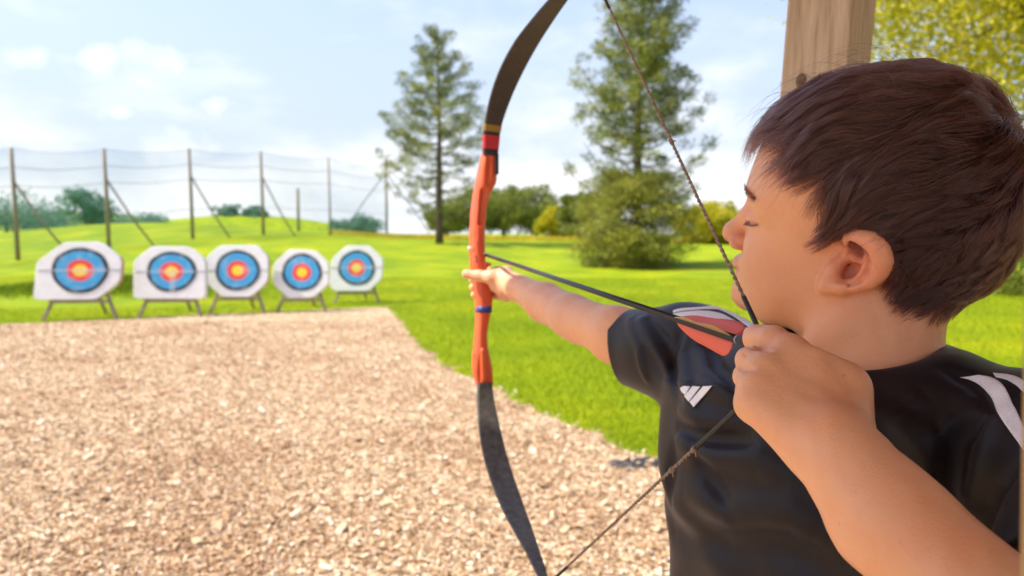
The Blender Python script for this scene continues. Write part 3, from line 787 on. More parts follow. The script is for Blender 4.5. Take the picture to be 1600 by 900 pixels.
# ------------------------------------------------------------------ safety netting on poles
M_POLE = wood('pole_wood', (.18, .145, .105), (.29, .24, .18), (.42, .37, .30), sc=.6)
M_WIRE = flat('net_rope', (.03, .06, .05), .7)
t = NT('green_netting'); t.set(Base_Color=(.08, .34, .20, 1), Roughness=.8)
wv = t.noise(t.pos(), .25, 3); al = t.ramp(wv, [(.3, (.12, .12, .12)), (.7, (.22, .22, .22))]); t.l(al, t.b.inputs['Alpha']); M_NET = t.m
POL = [(17, 402, 231, 25.0), (162, 384, 232, 27.5), (295, 384, 232, 31.0), (407, 378, 237, 35.0), (513, 374, 246, 40.0)]
pole_pts = []
def ray_at(px, py, y):      # point seen at a pixel, at world distance y
    r = toW(C3(px, py, 1.0)) - np.array([0, 0, CAMH]); return np.array([0, 0, CAMH]) + r * y / r[1]
PLB = ['leftmost net pole, thick weathered wood with a brace, left of all targets', 'net pole with a brace behind the gap between the first two targets', 'net pole with a brace standing above the gap before the middle target', 'net pole with a brace above the fourth target', 'slender net pole without a brace behind the fifth target']
for k, (px, pb, pt, y) in enumerate(POL):
    top = ray_at(px, pt, y); b = np.array([top[0] + .03, y, 0]); b[2] = gz(b[0], y) - .1
    root = empty('net_pole', (b[0], b[1], b[2])); tag(root, PLB[k], 'net pole', 'wooden poles carrying the green safety net')
    r0 = .082 if k < 4 else .062
    MBuf().tube([b, b * .5 + top * .5 + [.01, 0, 0], top], [r0, r0 * .9, r0 * .78], 12).build('shaft', M_POLE, root)
    if k < 4:
        s0 = b + (top - b) * .72; s1 = b + np.array([1.35, .9, 0]); s1[2] = gz(s1[0], s1[1]) - .05
        MBuf().tube([s0, s0 * .45 + s1 * .55 + [0, 0, -.12], s1], .04, 8).build('brace', M_POLE, root)
    pole_pts.append((b, top))
# far posts on the right of the net
for (px, pt, y, lb) in ((465, 294, 46.0, 'short distant post between the last two net poles'), (603, 252, 50.0, 'thin far pole with guy ropes beside the tall pine')):
    top = ray_at(px, pt, y); b = np.array([top[0], y, gz(top[0], y) - .1]); root = empty('net_pole', b); tag(root, lb, 'net pole')
    MBuf().tube([b, top], .09 if px > 500 else .10, 8).build('shaft', M_POLE, root)
    if px > 500:
        for dx, dy in ((3.2, 1.0), (-3.4, .5)):
            e = b + np.array([dx, dy, 0]); e[2] = gz(e[0], e[1]); MBuf().tube([top - [0, 0, .8], (top + e) / 2 - [0, 0, .25], e], .035, 6).build('guy_rope', M_WIRE, root)
        pole_pts.append((b, top - [0, 0, .4]))
# net panels: one thing, sagging between pole tops
b0, t0 = pole_pts[0]; ext = (b0 + (b0 - pole_pts[1][0]) * 1.3, t0 + (t0 - pole_pts[1][1]) * 1.3); ext[0][2] = gz(*ext[0][:2]); pp = [ext] + pole_pts
V = []; F = []; seg = 10; rows = 7; colsn = 0
for a in range(len(pp) - 1):
    for i in range(seg + (a == len(pp) - 2)):
        u = i / seg; b = pp[a][0] * (1 - u) + pp[a + 1][0] * u; tp = pp[a][1] * (1 - u) + pp[a + 1][1] * u
        sag = 4 * u * (1 - u) * .16; tp = tp - [0, 0, sag]; b = np.array([b[0], b[1], gz(b[0], b[1])])
        for j in range(rows): v_ = j / (rows - 1); q = b * (1 - v_) + tp * v_; V.append(q + [0, .12 + .10 * np.sin(3 * u * 3.1 + j) * 4 * u * (1 - u), 0])
        colsn += 1
V = np.array(V)
for i in range(colsn - 1):
    for j in range(rows - 1): F.append((i * rows + j, (i + 1) * rows + j, (i + 1) * rows + j + 1, i * rows + j + 1))
net = empty('safety_net', b0); tag(net, 'sagging see-through green safety netting strung between the wooden poles', 'safety net')
o = link('netting', V, F, M_NET, net)
for j in (2, 4, 5, 6): MBuf().tube([V[i * rows + j] + [0, -.03, 0] for i in range(colsn)], .010 if j < 6 else .006, 6).build('net_rope', M_WIRE, net)

# ------------------------------------------------------------------ trees
M_BARK = wood('bark', (.05, .035, .025), (.12, .085, .06), (.22, .17, .12), sc=.5, bump=.8)
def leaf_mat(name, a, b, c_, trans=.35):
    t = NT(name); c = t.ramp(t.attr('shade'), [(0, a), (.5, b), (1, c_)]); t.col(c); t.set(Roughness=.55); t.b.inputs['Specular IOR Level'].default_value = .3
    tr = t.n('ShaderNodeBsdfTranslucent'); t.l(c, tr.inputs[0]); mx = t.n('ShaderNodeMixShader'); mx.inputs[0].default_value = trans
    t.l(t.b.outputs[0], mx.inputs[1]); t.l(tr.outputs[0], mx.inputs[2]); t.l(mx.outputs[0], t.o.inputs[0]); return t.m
M_PINE = leaf_mat('pine_needles', (.045, .080, .020), (.16, .19, .025), (.42, .41, .040), .25)
M_PINEY = leaf_mat('low_pine_needles', (.10, .13, .024), (.26, .27, .04), (.50, .46, .07), .3)
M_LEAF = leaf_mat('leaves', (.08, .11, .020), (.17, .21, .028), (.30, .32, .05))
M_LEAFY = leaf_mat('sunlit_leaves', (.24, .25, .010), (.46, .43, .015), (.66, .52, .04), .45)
M_FAR = leaf_mat('hazed_far_leaves', (.10, .20, .17), (.14, .26, .20), (.20, .32, .22))  # paler teal leaf colour imitates distance haze
def sprays(cen, rad, nper, ln, wd, droop=.0, r=rng):
    """needle or leaf sized faces gathered in clumps; cen (m,3), rad (m,3)"""
    m = len(cen); n = m * nper; c = np.repeat(cen, nper, 0); R = np.repeat(rad, nper, 0)
    d = r.normal(size=(n, 3)); d /= np.linalg.norm(d, axis=1, keepdims=True); q = r.random(n) ** .45
    p = c + d * R * q[:, None]
    ax = d * .8 + r.normal(size=(n, 3)) * .5 + np.array([0, 0, .25 - droop]); ax /= np.linalg.norm(ax, axis=1, keepdims=True)
    sd = np.cross(ax, r.normal(size=(n, 3))); sd /= np.linalg.norm(sd, axis=1, keepdims=True) + 1e-9
    L = (ln * r.uniform(.6, 1.3, n))[:, None]; W_ = (wd * r.uniform(.7, 1.3, n))[:, None]
    V = np.stack([p - sd * W_ * .3, p + ax * L * .5 - sd * W_ * .5, p + ax * L, p + ax * L * .5 + sd * W_ * .5], 1).reshape(-1, 3)
    sh = np.clip(np.repeat(r.random(m), nper) * .55 + r.random(n) * .45, 0, 1)
    return V, np.repeat(sh, 4)
def finish_crown(parts, mat, root, name='crown'):
    V = np.concatenate([p_[0] for p_ in parts]); sh = np.concatenate([p_[1] for p_ in parts]); F = np.arange(len(V)).reshape(-1, 4)
    o = fast_mesh(name, V, F, mat, root, smooth=False); fattr(o, 'shade', sh); return o
def pine(px, pb, pt, y, half, label, skirt=None, base_frac=.12, seed=1, dens=1.0, nb=44, name='pine_tree', group=None, profile=None, lean=0, nscale=1.0, gap=None):
    r = np.random.default_rng(seed); top = ray_at(px, pt, y); b = np.array([top[0] - lean, y, gz(top[0], y) - .15]); Ht = top[2] - b[2]
    root = empty(name, b); tag(root, label, 'tree', group)
    tp = [b + (top - b) * u + np.array([.08 * np.sin(u * 5 + seed), 0, 0]) * u for u in np.linspace(0, .97, 10)]
    MBuf().tube(tp, np.linspace(Ht * .021, .02, 10), 10).build('trunk', M_BARK, root)
    limb = MBuf(); P1 = []; P2 = []; s = half
    for k in range(nb):
        u = base_frac + (1 - base_frac) * ((k + r.random()) / nb) ** .92; az = k * 2.4 + r.normal() * .4
        pr = profile(u) if profile else (1 - u) ** .75
        Lb = s * pr * r.uniform(.62, 1.12) + .25; o_ = b + (top - b) * u
        up_ = .10 + .55 * u; dr = np.array([np.cos(az), np.sin(az), 0])
        pts = [o_ + dr * Lb * q + np.array([0, 0, Lb * (up_ * q - .28 * q * (1 - q) * 2 + .16 * q ** 3)]) for q in (0, .25, .5, .75, 1)]
        limb.tube(pts, [.05 * Lb / s + .02, .035, .025, .018, .01], 5)
        ncl = max(3, int(Lb * 4.2 * dens))
        for j in range(ncl):
            if gap and r.random() < np.interp(u, gap[0], gap[1]): continue
            q = .28 + .74 * (j + r.random()) / ncl; f = min(q, 1.0); i0 = min(3, int(f * 4)); a_ = pts[i0] + (pts[i0 + 1] - pts[i0]) * (f * 4 - i0)
            side = np.array([-dr[1], dr[0], 0]) * r.normal() * Lb * .20 * (1.3 - q * .6); c = a_ + side + np.array([0, 0, r.normal() * .07 + .05])
            (P1).append((c, (.32 * nscale * r.uniform(.5, 1.2), .32 * nscale * r.uniform(.5, 1.2), .13 * nscale * r.uniform(.6, 1.2))))
    P1.append((top, (.15, .15, .3))); P1.append((top - [0, 0, .4], (.3, .3, .3)))
    limb.build('limbs', M_BARK, root)
    parts = [sprays(np.array([p_[0] for p_ in P1]), np.array([p_[1] for p_ in P1]), int(62 * dens), .20 * nscale, .032 * nscale, r=r)]
    finish_crown(parts, M_PINE, root)
    return root, b, top
def broad(px, pb, pt, y, half, mat, label, seed=1, name='broadleaf_tree', ncl=90, nper=110, leaf=.16, trunk=True, group=None, flatb=.25, off=0.0):
    r = np.random.default_rng(seed); top = ray_at(px, pt, y); b = np.array([top[0], y, gz(top[0], y) - .1]); Ht = max(1.0, top[2] - b[2])
    root = empty(name, b); tag(root, label, 'tree' if 'tree' in name else 'bush', group)
    cz = b[2] + Ht * (.5 + flatb * .5); rz = Ht * (.5 - flatb * .5)
    lobes = []
    for k in range(ncl):
        d = r.normal(size=3); d /= np.linalg.norm(d); q = r.random() ** .33
        lobes.append(np.array([b[0], b[1], cz]) + d * np.array([half, half, rz]) * q * r.uniform(.75, 1.02) * np.array([1, 1, 1]))
    lobes = np.array(lobes); rad = np.stack([half * r.uniform(.13, .26, ncl)] * 2 + [half * r.uniform(.10, .19, ncl)], 1)
    if trunk:
        tb = MBuf(); tb.tube([b, b + [0.02, 0, Ht * .35], b + [0, 0, Ht * .8]], [Ht * .035, Ht * .025, .03], 9).build('trunk', M_BARK, root)
        lm = MBuf()
        for k in range(min(26, ncl)): e = lobes[k]; s0 = b + [0, 0, Ht * r.uniform(.22, .55)]; lm.tube([s0, (s0 + e) / 2 + [0, 0, .04 * Ht], e], [Ht * .012, Ht * .008, .01], 5)
        lm.build('limbs', M_BARK, root)
    finish_crown([sprays(lobes, rad, nper, leaf, leaf * .6, r=r)], mat, root)
    return root
# tall thin pine behind the bow
pine(684, 392, 58, 38.0, 3.25, 'tall open pine with a bare lower trunk, left of the bow', base_frac=.13, seed=5, nb=58, dens=1.15, gap=([.0, .30, .42, .6], [.75, .6, .15, 0]), profile=lambda u: np.interp(u, [0, .15, .35, .5, .62, .85, 1], [.75, .85, 1.05, .9, .72, .36, .10]))
# big dense pine and its skirt
_, pbase, ptop = pine(1002, 415, -35, 25.5, 2.85, 'large dense pine behind the bowstring, broad yellow-green skirt at its foot', base_frac=.20, seed=9, nb=74, dens=1.25, nscale=1.0, profile=lambda u: np.interp(u, [0, .2, .30, .36, .6, .85, 1], [.65, .7, .92, .92, .68, .40, .12]), gap=([0, .24, .30, .40, .46, 1], [0, .3, .8, .7, .15, .1]))
r_ = np.random.default_rng(3); n_ = 230; th_ = r_.random(n_) * 6.283; zz = r_.random(n_) ** 1.1 * 3.3
rr_ = np.interp(zz, [0, .5, 1.6, 2.6, 3.3], [1.5, 2.1, 2.25, 1.8, 1.2]) * r_.uniform(.35, 1.05, n_)
cen_ = np.stack([pbase[0] - .25 + rr_ * np.cos(th_), pbase[1] - .2 + rr_ * np.sin(th_), pbase[2] + .25 + zz], 1)
rt = [o for o in SC.objects if o.name == 'pine_tree.001'][0]
finish_crown([sprays(cen_, np.stack([r_.uniform(.35, .62, n_)] * 2 + [r_.uniform(.16, .28, n_)], 1), 170, .17, .035, r=r_)], M_PINEY, rt, 'skirt')
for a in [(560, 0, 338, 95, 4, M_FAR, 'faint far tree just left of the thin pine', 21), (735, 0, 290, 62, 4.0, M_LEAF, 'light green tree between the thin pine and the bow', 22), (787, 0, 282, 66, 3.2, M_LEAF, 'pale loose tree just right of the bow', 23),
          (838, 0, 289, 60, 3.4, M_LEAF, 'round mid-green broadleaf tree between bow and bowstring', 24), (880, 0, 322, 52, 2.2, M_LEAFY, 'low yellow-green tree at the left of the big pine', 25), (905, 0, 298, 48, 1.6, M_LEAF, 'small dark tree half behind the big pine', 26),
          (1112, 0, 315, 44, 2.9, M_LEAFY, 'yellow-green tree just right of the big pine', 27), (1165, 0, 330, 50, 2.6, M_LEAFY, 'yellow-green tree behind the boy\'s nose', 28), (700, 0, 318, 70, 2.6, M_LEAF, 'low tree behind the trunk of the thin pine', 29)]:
    broad(a[0], a[1], a[2], a[3], a[4], a[5], a[6], seed=a[7], ncl=90, nper=110, leaf=.22 if a[3] > 40 else .15, flatb=.05 if a[3] < 60 else .12)
# leafy tree above the boy's head, and the bushes behind his neck
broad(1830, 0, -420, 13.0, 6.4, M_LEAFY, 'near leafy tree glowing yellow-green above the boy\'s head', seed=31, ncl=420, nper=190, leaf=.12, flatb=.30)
broad(1640, 0, 330, 15.0, 1.9, M_LEAF, 'dark green bush behind the boy\'s neck at the right edge', seed=33, name='bush', ncl=60, nper=140, leaf=.09, trunk=False, flatb=.0)
broad(1760, 0, 250, 24.0, 4.0, M_LEAF, 'dark tree beyond the bush at the right edge', seed=34, ncl=70, nper=100, leaf=.16, flatb=.1)
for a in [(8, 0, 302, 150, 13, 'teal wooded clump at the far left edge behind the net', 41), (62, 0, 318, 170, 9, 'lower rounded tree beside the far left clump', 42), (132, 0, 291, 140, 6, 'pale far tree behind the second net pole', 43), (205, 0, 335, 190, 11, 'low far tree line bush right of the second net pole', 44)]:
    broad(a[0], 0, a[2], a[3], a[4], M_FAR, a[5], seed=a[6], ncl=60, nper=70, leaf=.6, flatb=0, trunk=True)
# distant rounded hill crowned with trees
def mound(name, px, half, y, ph, mat, label):
    top = ray_at(px, ph, y); n = 40; V = []; F = []
    for j in range(9):
        v_ = -1 + 2 * j / 8
        for i in range(n + 1):
            u = -1 + 2 * i / n; h = max(0, (1 - u * u)) ** 1.3 * (1 - v_ * v_); V.append((top[0] + u * half, y + v_ * half * .5, -1 + (top[2] + 1) * h))
    for j in range(8):
        for i in range(n): a = j * (n + 1) + i; F.append((a, a + 1, a + n + 2, a + n + 1))
    return tag(link(name, V, F, mat), label, kind='structure')
mound('hill', 375, 66, 260, 336, M_GRASS, 'far green hill behind the net'); mound('hill', 60, 130, 330, 330, M_GRASS, 'far green slope at the left edge')
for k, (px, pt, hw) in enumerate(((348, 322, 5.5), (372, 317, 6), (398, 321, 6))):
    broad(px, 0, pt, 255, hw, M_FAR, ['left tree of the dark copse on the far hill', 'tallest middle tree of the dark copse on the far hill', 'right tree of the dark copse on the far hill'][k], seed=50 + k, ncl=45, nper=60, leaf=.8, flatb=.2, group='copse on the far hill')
# pale dry patch to the right of the big pine
q = [ray_at(px_, py_, 60) for px_, py_ in ((1085, 380), (1180, 380))]
M_DRY = flat('dry_grass', (.45, .36, .24), .9, .3, 3)
n_ = 30; u_ = np.linspace(0, 2 * np.pi, n_, endpoint=False); cx_ = 17.0; X_ = cx_ + 9 * np.cos(u_); Y_ = 62 + 9 * np.sin(u_)
Vd = [(cx_, 62, float(gz(cx_, 62)) + .03)]; Fd = []
for kr, fr_ in enumerate((.25, .5, .75, 1)):
    for a in range(n_): xx_, yy_ = cx_ + 9 * fr_ * np.cos(u_[a]) * (1 + .06 * np.sin(5 * u_[a])), 62 + 9 * fr_ * np.sin(u_[a]); Vd.append((xx_, yy_, float(gz(xx_, yy_)) + .03))
for a in range(n_): Fd.append((0, 1 + a, 1 + (a + 1) % n_))
for kr in range(3):
    for a in range(n_): b = 1 + kr * n_; Fd.append((b + a, b + n_ + a, b + n_ + (a + 1) % n_, b + (a + 1) % n_))
tag(link('path', Vd, Fd, M_DRY), 'pale dry grass patch beyond the big pine', kind='structure')
# long yellowish grass along the crest
xx = rng.uniform(-12, 22, 16000); yy = rng.uniform(44, 50, 16000)
blades('long_grass', xx, yy, .30, .05, leaf_mat('dry_seed_grass', (.36, .34, .02), (.55, .46, .03), (.66, .46, .08)), 'band of long yellow grass along the crest of the field')
xx = rng.normal(-8.8, 1.3, 9000); yy = rng.normal(15.0, .8, 9000); kk = yy > 13.2
blades('tufted_grass', xx[kk], yy[kk], .17, .012, leaf_mat('bank_grass', (.07, .13, .006), (.14, .22, .008), (.26, .34, .012)), 'tufted darker grass on the low bank behind the leftmost target', lean=.8)
# dark crumpled patch by the grass edge
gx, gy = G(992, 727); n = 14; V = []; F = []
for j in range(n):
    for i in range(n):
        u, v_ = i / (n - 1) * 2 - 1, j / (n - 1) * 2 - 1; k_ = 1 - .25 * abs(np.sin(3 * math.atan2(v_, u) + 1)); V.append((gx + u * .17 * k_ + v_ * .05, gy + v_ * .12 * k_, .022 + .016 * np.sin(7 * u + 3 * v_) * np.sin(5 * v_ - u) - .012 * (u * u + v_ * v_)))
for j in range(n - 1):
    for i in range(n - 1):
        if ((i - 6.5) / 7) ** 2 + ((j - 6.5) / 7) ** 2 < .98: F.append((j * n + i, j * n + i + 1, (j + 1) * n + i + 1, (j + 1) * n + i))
o = link('dark_patch', V, F, flat('black_patch', (.035, .033, .035), .6)); sm = o.modifiers.new('t', 'SOLIDIFY'); sm.thickness = .003
tag(o, 'crumpled dark patch on the chips beside the grass edge', 'membrane scrap')

# ------------------------------------------------------------------ shelter the boy stands in
M_POST = wood('shelter_post_wood', (.33, .24, .15), (.58, .44, .30), (.72, .58, .43), sc=1.3)
M_BOARD = wood('shelter_board_wood', (.30, .17, .07), (.48, .30, .13), (.60, .40, .20), sc=1.2)
M_KNOT = flat('wood_knot', (.14, .085, .045), .8, .5, 160)
sh_root = empty('wooden_shelter', (1.2, -.4, 0)); tag(sh_root, 'timber shooting shelter, its thick post rising behind the boy\'s head', 'shelter')
ce = PW(1294, 60, .905); ax_up = nrm([.052, -.0, 1]); a_ = math.radians(45); e1 = nrm(np.cross([math.cos(a_), math.sin(a_), 0], ax_up)); e2 = np.cross(ax_up, e1)
ce = ce + (nrm([ce[0], ce[1], 0]) * .058)
base = ce - ax_up * ce[2]; topp = base + ax_up * 2.28
MBuf().box((base + topp) / 2, (e1, e2, ax_up), (.044, .044, np.linalg.norm(topp - base) / 2)).build('post', M_POST, sh_root, False, .0025)
for kx, ky, kr in ((1252, 126, .0075), (1272, -60, .006)):
    fn = min((e1, -e1, e2, -e2), key=lambda v: v[0] + v[1] * .6); r_k = PW(kx, ky, 1.0) - np.array([0, 0, CAMH]); o_k = np.array([0, 0, CAMH]); pf = base + fn * .044; tk = ((pf - o_k) @ fn) / (r_k @ fn); ck = o_k + r_k * tk; tkv = nrm(np.cross(ax_up, fn))
    Vk = [ck + fn * .0012] + [ck + fn * .0004 + tkv * kr * q_ * math.cos(a) + ax_up * kr * 1.35 * q_ * math.sin(a) for q_ in (.5, 1.0) for a in np.arange(18) / 18 * 2 * np.pi]
    Fk = [(0, 1 + a, 1 + (a + 1) % 18) for a in range(18)] + [(1 + a, 19 + a, 19 + (a + 1) % 18, 1 + (a + 1) % 18) for a in range(18)]
    link('knot', Vk, Fk, M_KNOT, sh_root)
# upright board at the right edge of the opening, close to the camera
be = C3(1592, 620, .185); rd = nrm([be[0], 0, be[2]]); rr = nrm([rd[2], 0, -rd[0]])
bc = toW(be + rd * .016 + rr * .056); bl = nrm(toW(C3(1589.5, 900, .185)) - toW(C3(1598.5, 380, .185)))*-1
rdw = nrm(np.array([rd[0], rd[2], 0])); rrw = nrm(np.array([rr[0], rr[2], 0]))
bz = bc - bl * (bc[2] / bl[2]); bt = bz + bl * 2.3 / bl[2]
MBuf().box((bz + bt) / 2, (rrw, rdw, bl), (.055, .013, 1.15)).build('upright_board', M_BOARD, sh_root, False, .002)
for k_ in range(9): MBuf().box((1.30, -.80 + k_ * .19, 1.16), np.eye(3), (.011, .093, 1.14)).build('fill_block_board', M_BOARD, sh_root, False, .003)  # added unseen side boards, cutting fill light from the right
m = MBuf(); m.box((.45, .05, 2.36), np.eye(3), (2.0, .95, .03)); m.build('roof', M_BOARD, sh_root, False)
MBuf().box((.45, .955, 2.28), np.eye(3), (2.0, .045, .05)).build('beam', M_POST, sh_root, False, .003)
for sx in (-1.45, 2.35): MBuf().box((sx, .9, 1.12), np.eye(3), (.05, .05, 1.12)).build('post', M_POST, sh_root, False, .003)
# ------------------------------------------------------------------ bow
AR0 = C3(1181, 540, .476); AR1 = C3(755.5, 397, 1.19)          # nock and front of the arrow
ADIR = nrm(AR1 - AR0); BW = nrm(np.cross([0, 1, 0], ADIR)); 
if BW[0] < 0: BW = -BW
BT = nrm(np.cross(BW, [0, 1, 0])); BT = BT if BT[2] > 0 else -BT
D0 = 1.175
riser = Solid(); riser.disp = None
_rs = [(237, 754, 777, .016), (262, 747.5, 776, .018), (286, 743, 774.5, .021), (304, 740, 764, .023), (330, 737, 757.5, .024), (365, 735, 755.5, .023), (392, 734.5, 756, .022), (412, 735.5, 757, .023), (430, 738, 762, .020), (455, 740.5, 768, .019), (476, 743.5, 768.5, .018), (500, 743.5, 763.5, .016), (522, 742, 760, .016), (542, 740.5, 761, .018), (556, 738, 764.5, .018), (578, 738, 769, .017), (602, 744, 770, .015)]
_q = np.array(_rs, float); _yy = np.linspace(237, 602, 240); _sm = lambda v: np.convolve(np.pad(np.interp(_yy, _q[:, 0], v), 3, 'edge'), np.hanning(9)[1:-1] / np.hanning(9).sum(), 'valid')
_xl, _xr, _th = _sm(_q[:, 1]), _sm(_q[:, 2]), _sm(_q[:, 3]); _cc = np.array([C3((l_ + r__) / 2, y_, D0) for y_, l_, r__ in zip(_yy, _xl, _xr)])[::-1]
riser.add('spine', (_cc[:, 1], _cc, ((_xr - _xl) * D0 / FPX / 2)[::-1], _th[::-1], np.stack([BW, BT])), _cc.mean(0), .25, .002)
riser.cap(C3(748, 416, D0 - .004), C3(765, 413, D0 - .006), .0060, .0030, .006)
riser.cap(C3(756, 300, D0 - .020), C3(750, 350, D0 - .019), .0042, .0016, .006, 's')
riser.cap(C3(765, 246, D0 - .0185), C3(763, 285, D0 - .0225), .0034, .0034, .004, 's')
riser.cap(C3(749, 600, D0 - .016), C3(750, 556, D0 - .021), .0030, .0016, .003, 's')
riser.cap(C3(764, 600, D0 - .016), C3(760, 556, D0 - .020), .0032, .0016, .003, 's')
riser.cap(C3(756, 592, D0 - .015), C3(754, 548, D0 - .018), .0034, .0030, .003)
riser.cap(C3(743, 372, D0 - .024), C3(744, 340, D0 - .026), .0018, .0018, .003, 's')
t = NT('red_lacquered_wood'); n = t.noise(t.obj(), 9, 6, .6, (3, 3, .6)); c = t.ramp(n, [(.3, (.52, .055, .016)), (.55, (.66, .095, .026)), (.8, (.74, .16, .05))])
wn_ = t.noise(t.obj(), 45, 5, .7); c = t.mix(t.ramp(wn_, [(.70, (0, 0, 0)), (.80, (.4, .4, .4))]), c, (.62, .30, .15)); t.col(c); t.set(Roughness=.38); t.bump(wn_, .15, .002); M_RISER = t.m
M_BLACK = flat('black_tape', (.018, .016, .018), .55); M_BLUE = flat('blue_tape', (.02, .045, .20), .5); M_GOLD = flat('gold_tape', (.28, .17, .03), .45); M_RED = flat('red_tape', (.50, .02, .03), .5); M_WHITE = flat('white_plastic', (.75, .75, .72), .4)
t = NT('limb_laminate'); n = t.noise(t.obj(), 260, 3, .6); n2 = t.noise(t.obj(), 10, 5); c = t.ramp(n, [(.35, (.020, .015, .014)), (.62, (.045, .034, .030)), (.75, (.10, .085, .07))]); c = t.mix(t.ramp(n2, [(.4, (0, 0, 0)), (.7, (.6, .6, .6))]), c, (.055, .045, .04)); t.col(c); t.set(Roughness=.62); M_LIMB = t.m
M_LIMB2 = flat('lower_limb_laminate', (.085, .078, .070), .65, .35, 90, .3)
rb = toW(C3(755, 440, D0)); bow = empty('recurve_bow', rb); tag(bow, 'drawn recurve bow with an orange-red wooden riser and dark limbs held by the boy', 'bow')
V, Q = riser.mesh((-.085, -.19, 1.12), (-.01, .255, 1.23), .0014, 10)
fast_mesh('riser', toW(V), Q, M_RISER, bow)
def limb(name, pts, mat, parent, lo=0, hi=None, grow=0.0, K=None):
    """pts: (px, py, depth, width_px, thickness)"""
    pts = np.array(pts, float); n = len(pts); s = np.arange(n); u = np.linspace(0, n - 1, (n - 1) * 6 + 1)
    Pc = np.array([C3(*q[:3]) for q in pts]); wd = pts[:, 3] * pts[:, 2] / FPX / 2; th = pts[:, 4] / 2
    def cr(A, x):
        i = int(min(x, n - 2)); f = x - i; g = lambda k: A[min(max(k, 0), n - 1)]
        p0, p1, p2, p3 = g(i - 1), g(i), g(i + 1), g(i + 2)
        return .5 * (2 * p1 + (p2 - p0) * f + (2 * p0 - 5 * p1 + 4 * p2 - p3) * f * f + (3 * p1 - p0 - 3 * p2 + p3) * f ** 3)
    u = u[(u >= lo) & (u <= (n - 1 if hi is None else hi))]
    C = np.array([cr(Pc, x) for x in u]); Wd = np.array([cr(wd, x) for x in u]); Th = np.array([cr(th, x) for x in u]); R = []
    for i in range(len(u)):
        d = nrm(C[min(i + 1, len(u) - 1)] - C[max(i - 1, 0)]); wv = nrm(BW - d * (BW @ d)); tv = np.cross(d, wv); a = Wd[i] + grow; b = Th[i] + grow; c_ = min(a, b) * .45
        R.append(np.array([C[i] + wv * x_ + tv * y_ for x_, y_ in ((-a, -b + c_), (-a + c_, -b), (a - c_, -b), (a, -b + c_), (a, b - c_), (a - c_, b), (-a + c_, b), (-a, b - c_))]))
    V, F = loft(R); return link(name, toW(V), F, mat, parent, False)
UP = [(766, 243, 1.163, 23, .011), (768.5, 205, 1.156, 26, .009), (775, 175, 1.143, 30, .0075), (787, 138, 1.118, 35, .0065), (803, 102, 1.085, 38, .006), (822, 68, 1.04, 38, .0055), (845, 35, .985, 34, .005), (868, 5, .925, 29, .0048), (893, -24, .865, 22, .0045), (922, -56, .80, 13, .004)]
LO = [(757, 598, 1.163, 23, .011), (758.5, 625, 1.156, 27, .009), (764, 665, 1.138, 33, .0075), (773, 710, 1.105, 37.5, .0065), (786, 752, 1.06, 38, .006), (801, 792, 1.00, 36, .0055), (817, 828, .94, 30, .005), (832, 862, .88, 22, .0048), (845, 893, .835, 17, .0045), (853, 919, .80, 11, .004)]
limb('limb', UP, M_LIMB, bow); limb('limb', LO, M_LIMB2, bow)
limb('tape_band', UP, M_BLACK, bow, .10, 1.02, .0004); limb('tape_band', UP, M_RED, bow, .24, .84, .0008); limb('tape_band', UP, M_GOLD, bow, .94, 1.36, .0008)
# blue tape around the throat under the grip, black pad, arrow rest, hand-written mark
def band(y0, y1, x0, x1, th, mat, g=.0006):
    k = D0 / FPX / 2; R = []
    for y_, in ((y0,), (y1,)):
        c = C3((x0 + x1) / 2, y_, D0); a = (x1 - x0) * k + g; b = th + g; R.append(np.array([c + BW * a * np.sign(math.cos(q)) * abs(math.cos(q)) ** .667 + BT * b * np.sign(math.sin(q)) * abs(math.sin(q)) ** .667 for q in np.arange(28) / 28 * 2 * np.pi]))
    V, F = loft(R); return link('tape_band', toW(V), F, mat, bow)
band(478, 488, 744, 767, .0178, M_BLUE, .0006)
m = MBuf(); c_ = C3(773.5, 258, D0 - .006); m.box(c_, (BW, [0, 1, 0], BT), (.0028, .0175, .014)); o = m.build('side_pad', M_BLACK, bow, False, .001); o.data.transform(Matrix(((1, 0, 0, 0), (0, 1, 0, 0), (0, 0, 1, 0), (0, 0, 0, 1))))
def towmesh(o):
    co = np.empty(len(o.data.vertices) * 3, np.float32); o.data.vertices.foreach_get('co', co); o.data.vertices.foreach_set('co', toW(co.reshape(-1, 3)).astype(np.float32).ravel()); o.data.update(); return o
towmesh(o)
o = MBuf().tube([C3(731, 387.5, D0 - .006), C3(738, 388.5, D0 - .006)], [.0032, .0026], 12).build('rest_screw', M_WHITE, bow); towmesh(o)
o = MBuf().tube([C3(753, 398, D0 - .016), C3(757, 396, D0 - .018), C3(758, 392, D0 - .018)], .0012, 8).build('arrow_rest', M_WHITE, bow); towmesh(o)
mk = []
for pl in ([(742, 388), (739.5, 391), (740, 394.5)], [(741.5, 399), (744, 400.5), (742.3, 403.2), (745.5, 405.5), (744, 409), (741, 409.5)], [(742.5, 553), (740.5, 557), (742, 560)]):
    P3 = [riser.hit(x_, y_, 1.4, 1.0) for x_, y_ in pl]; P3 = [q for q in P3 if q is not None]
    if len(P3) > 1: mk.append(P3)
for P3 in mk: towmesh(MBuf().tube(P3, .0008, 6).build('ink_mark', M_BLACK, bow))

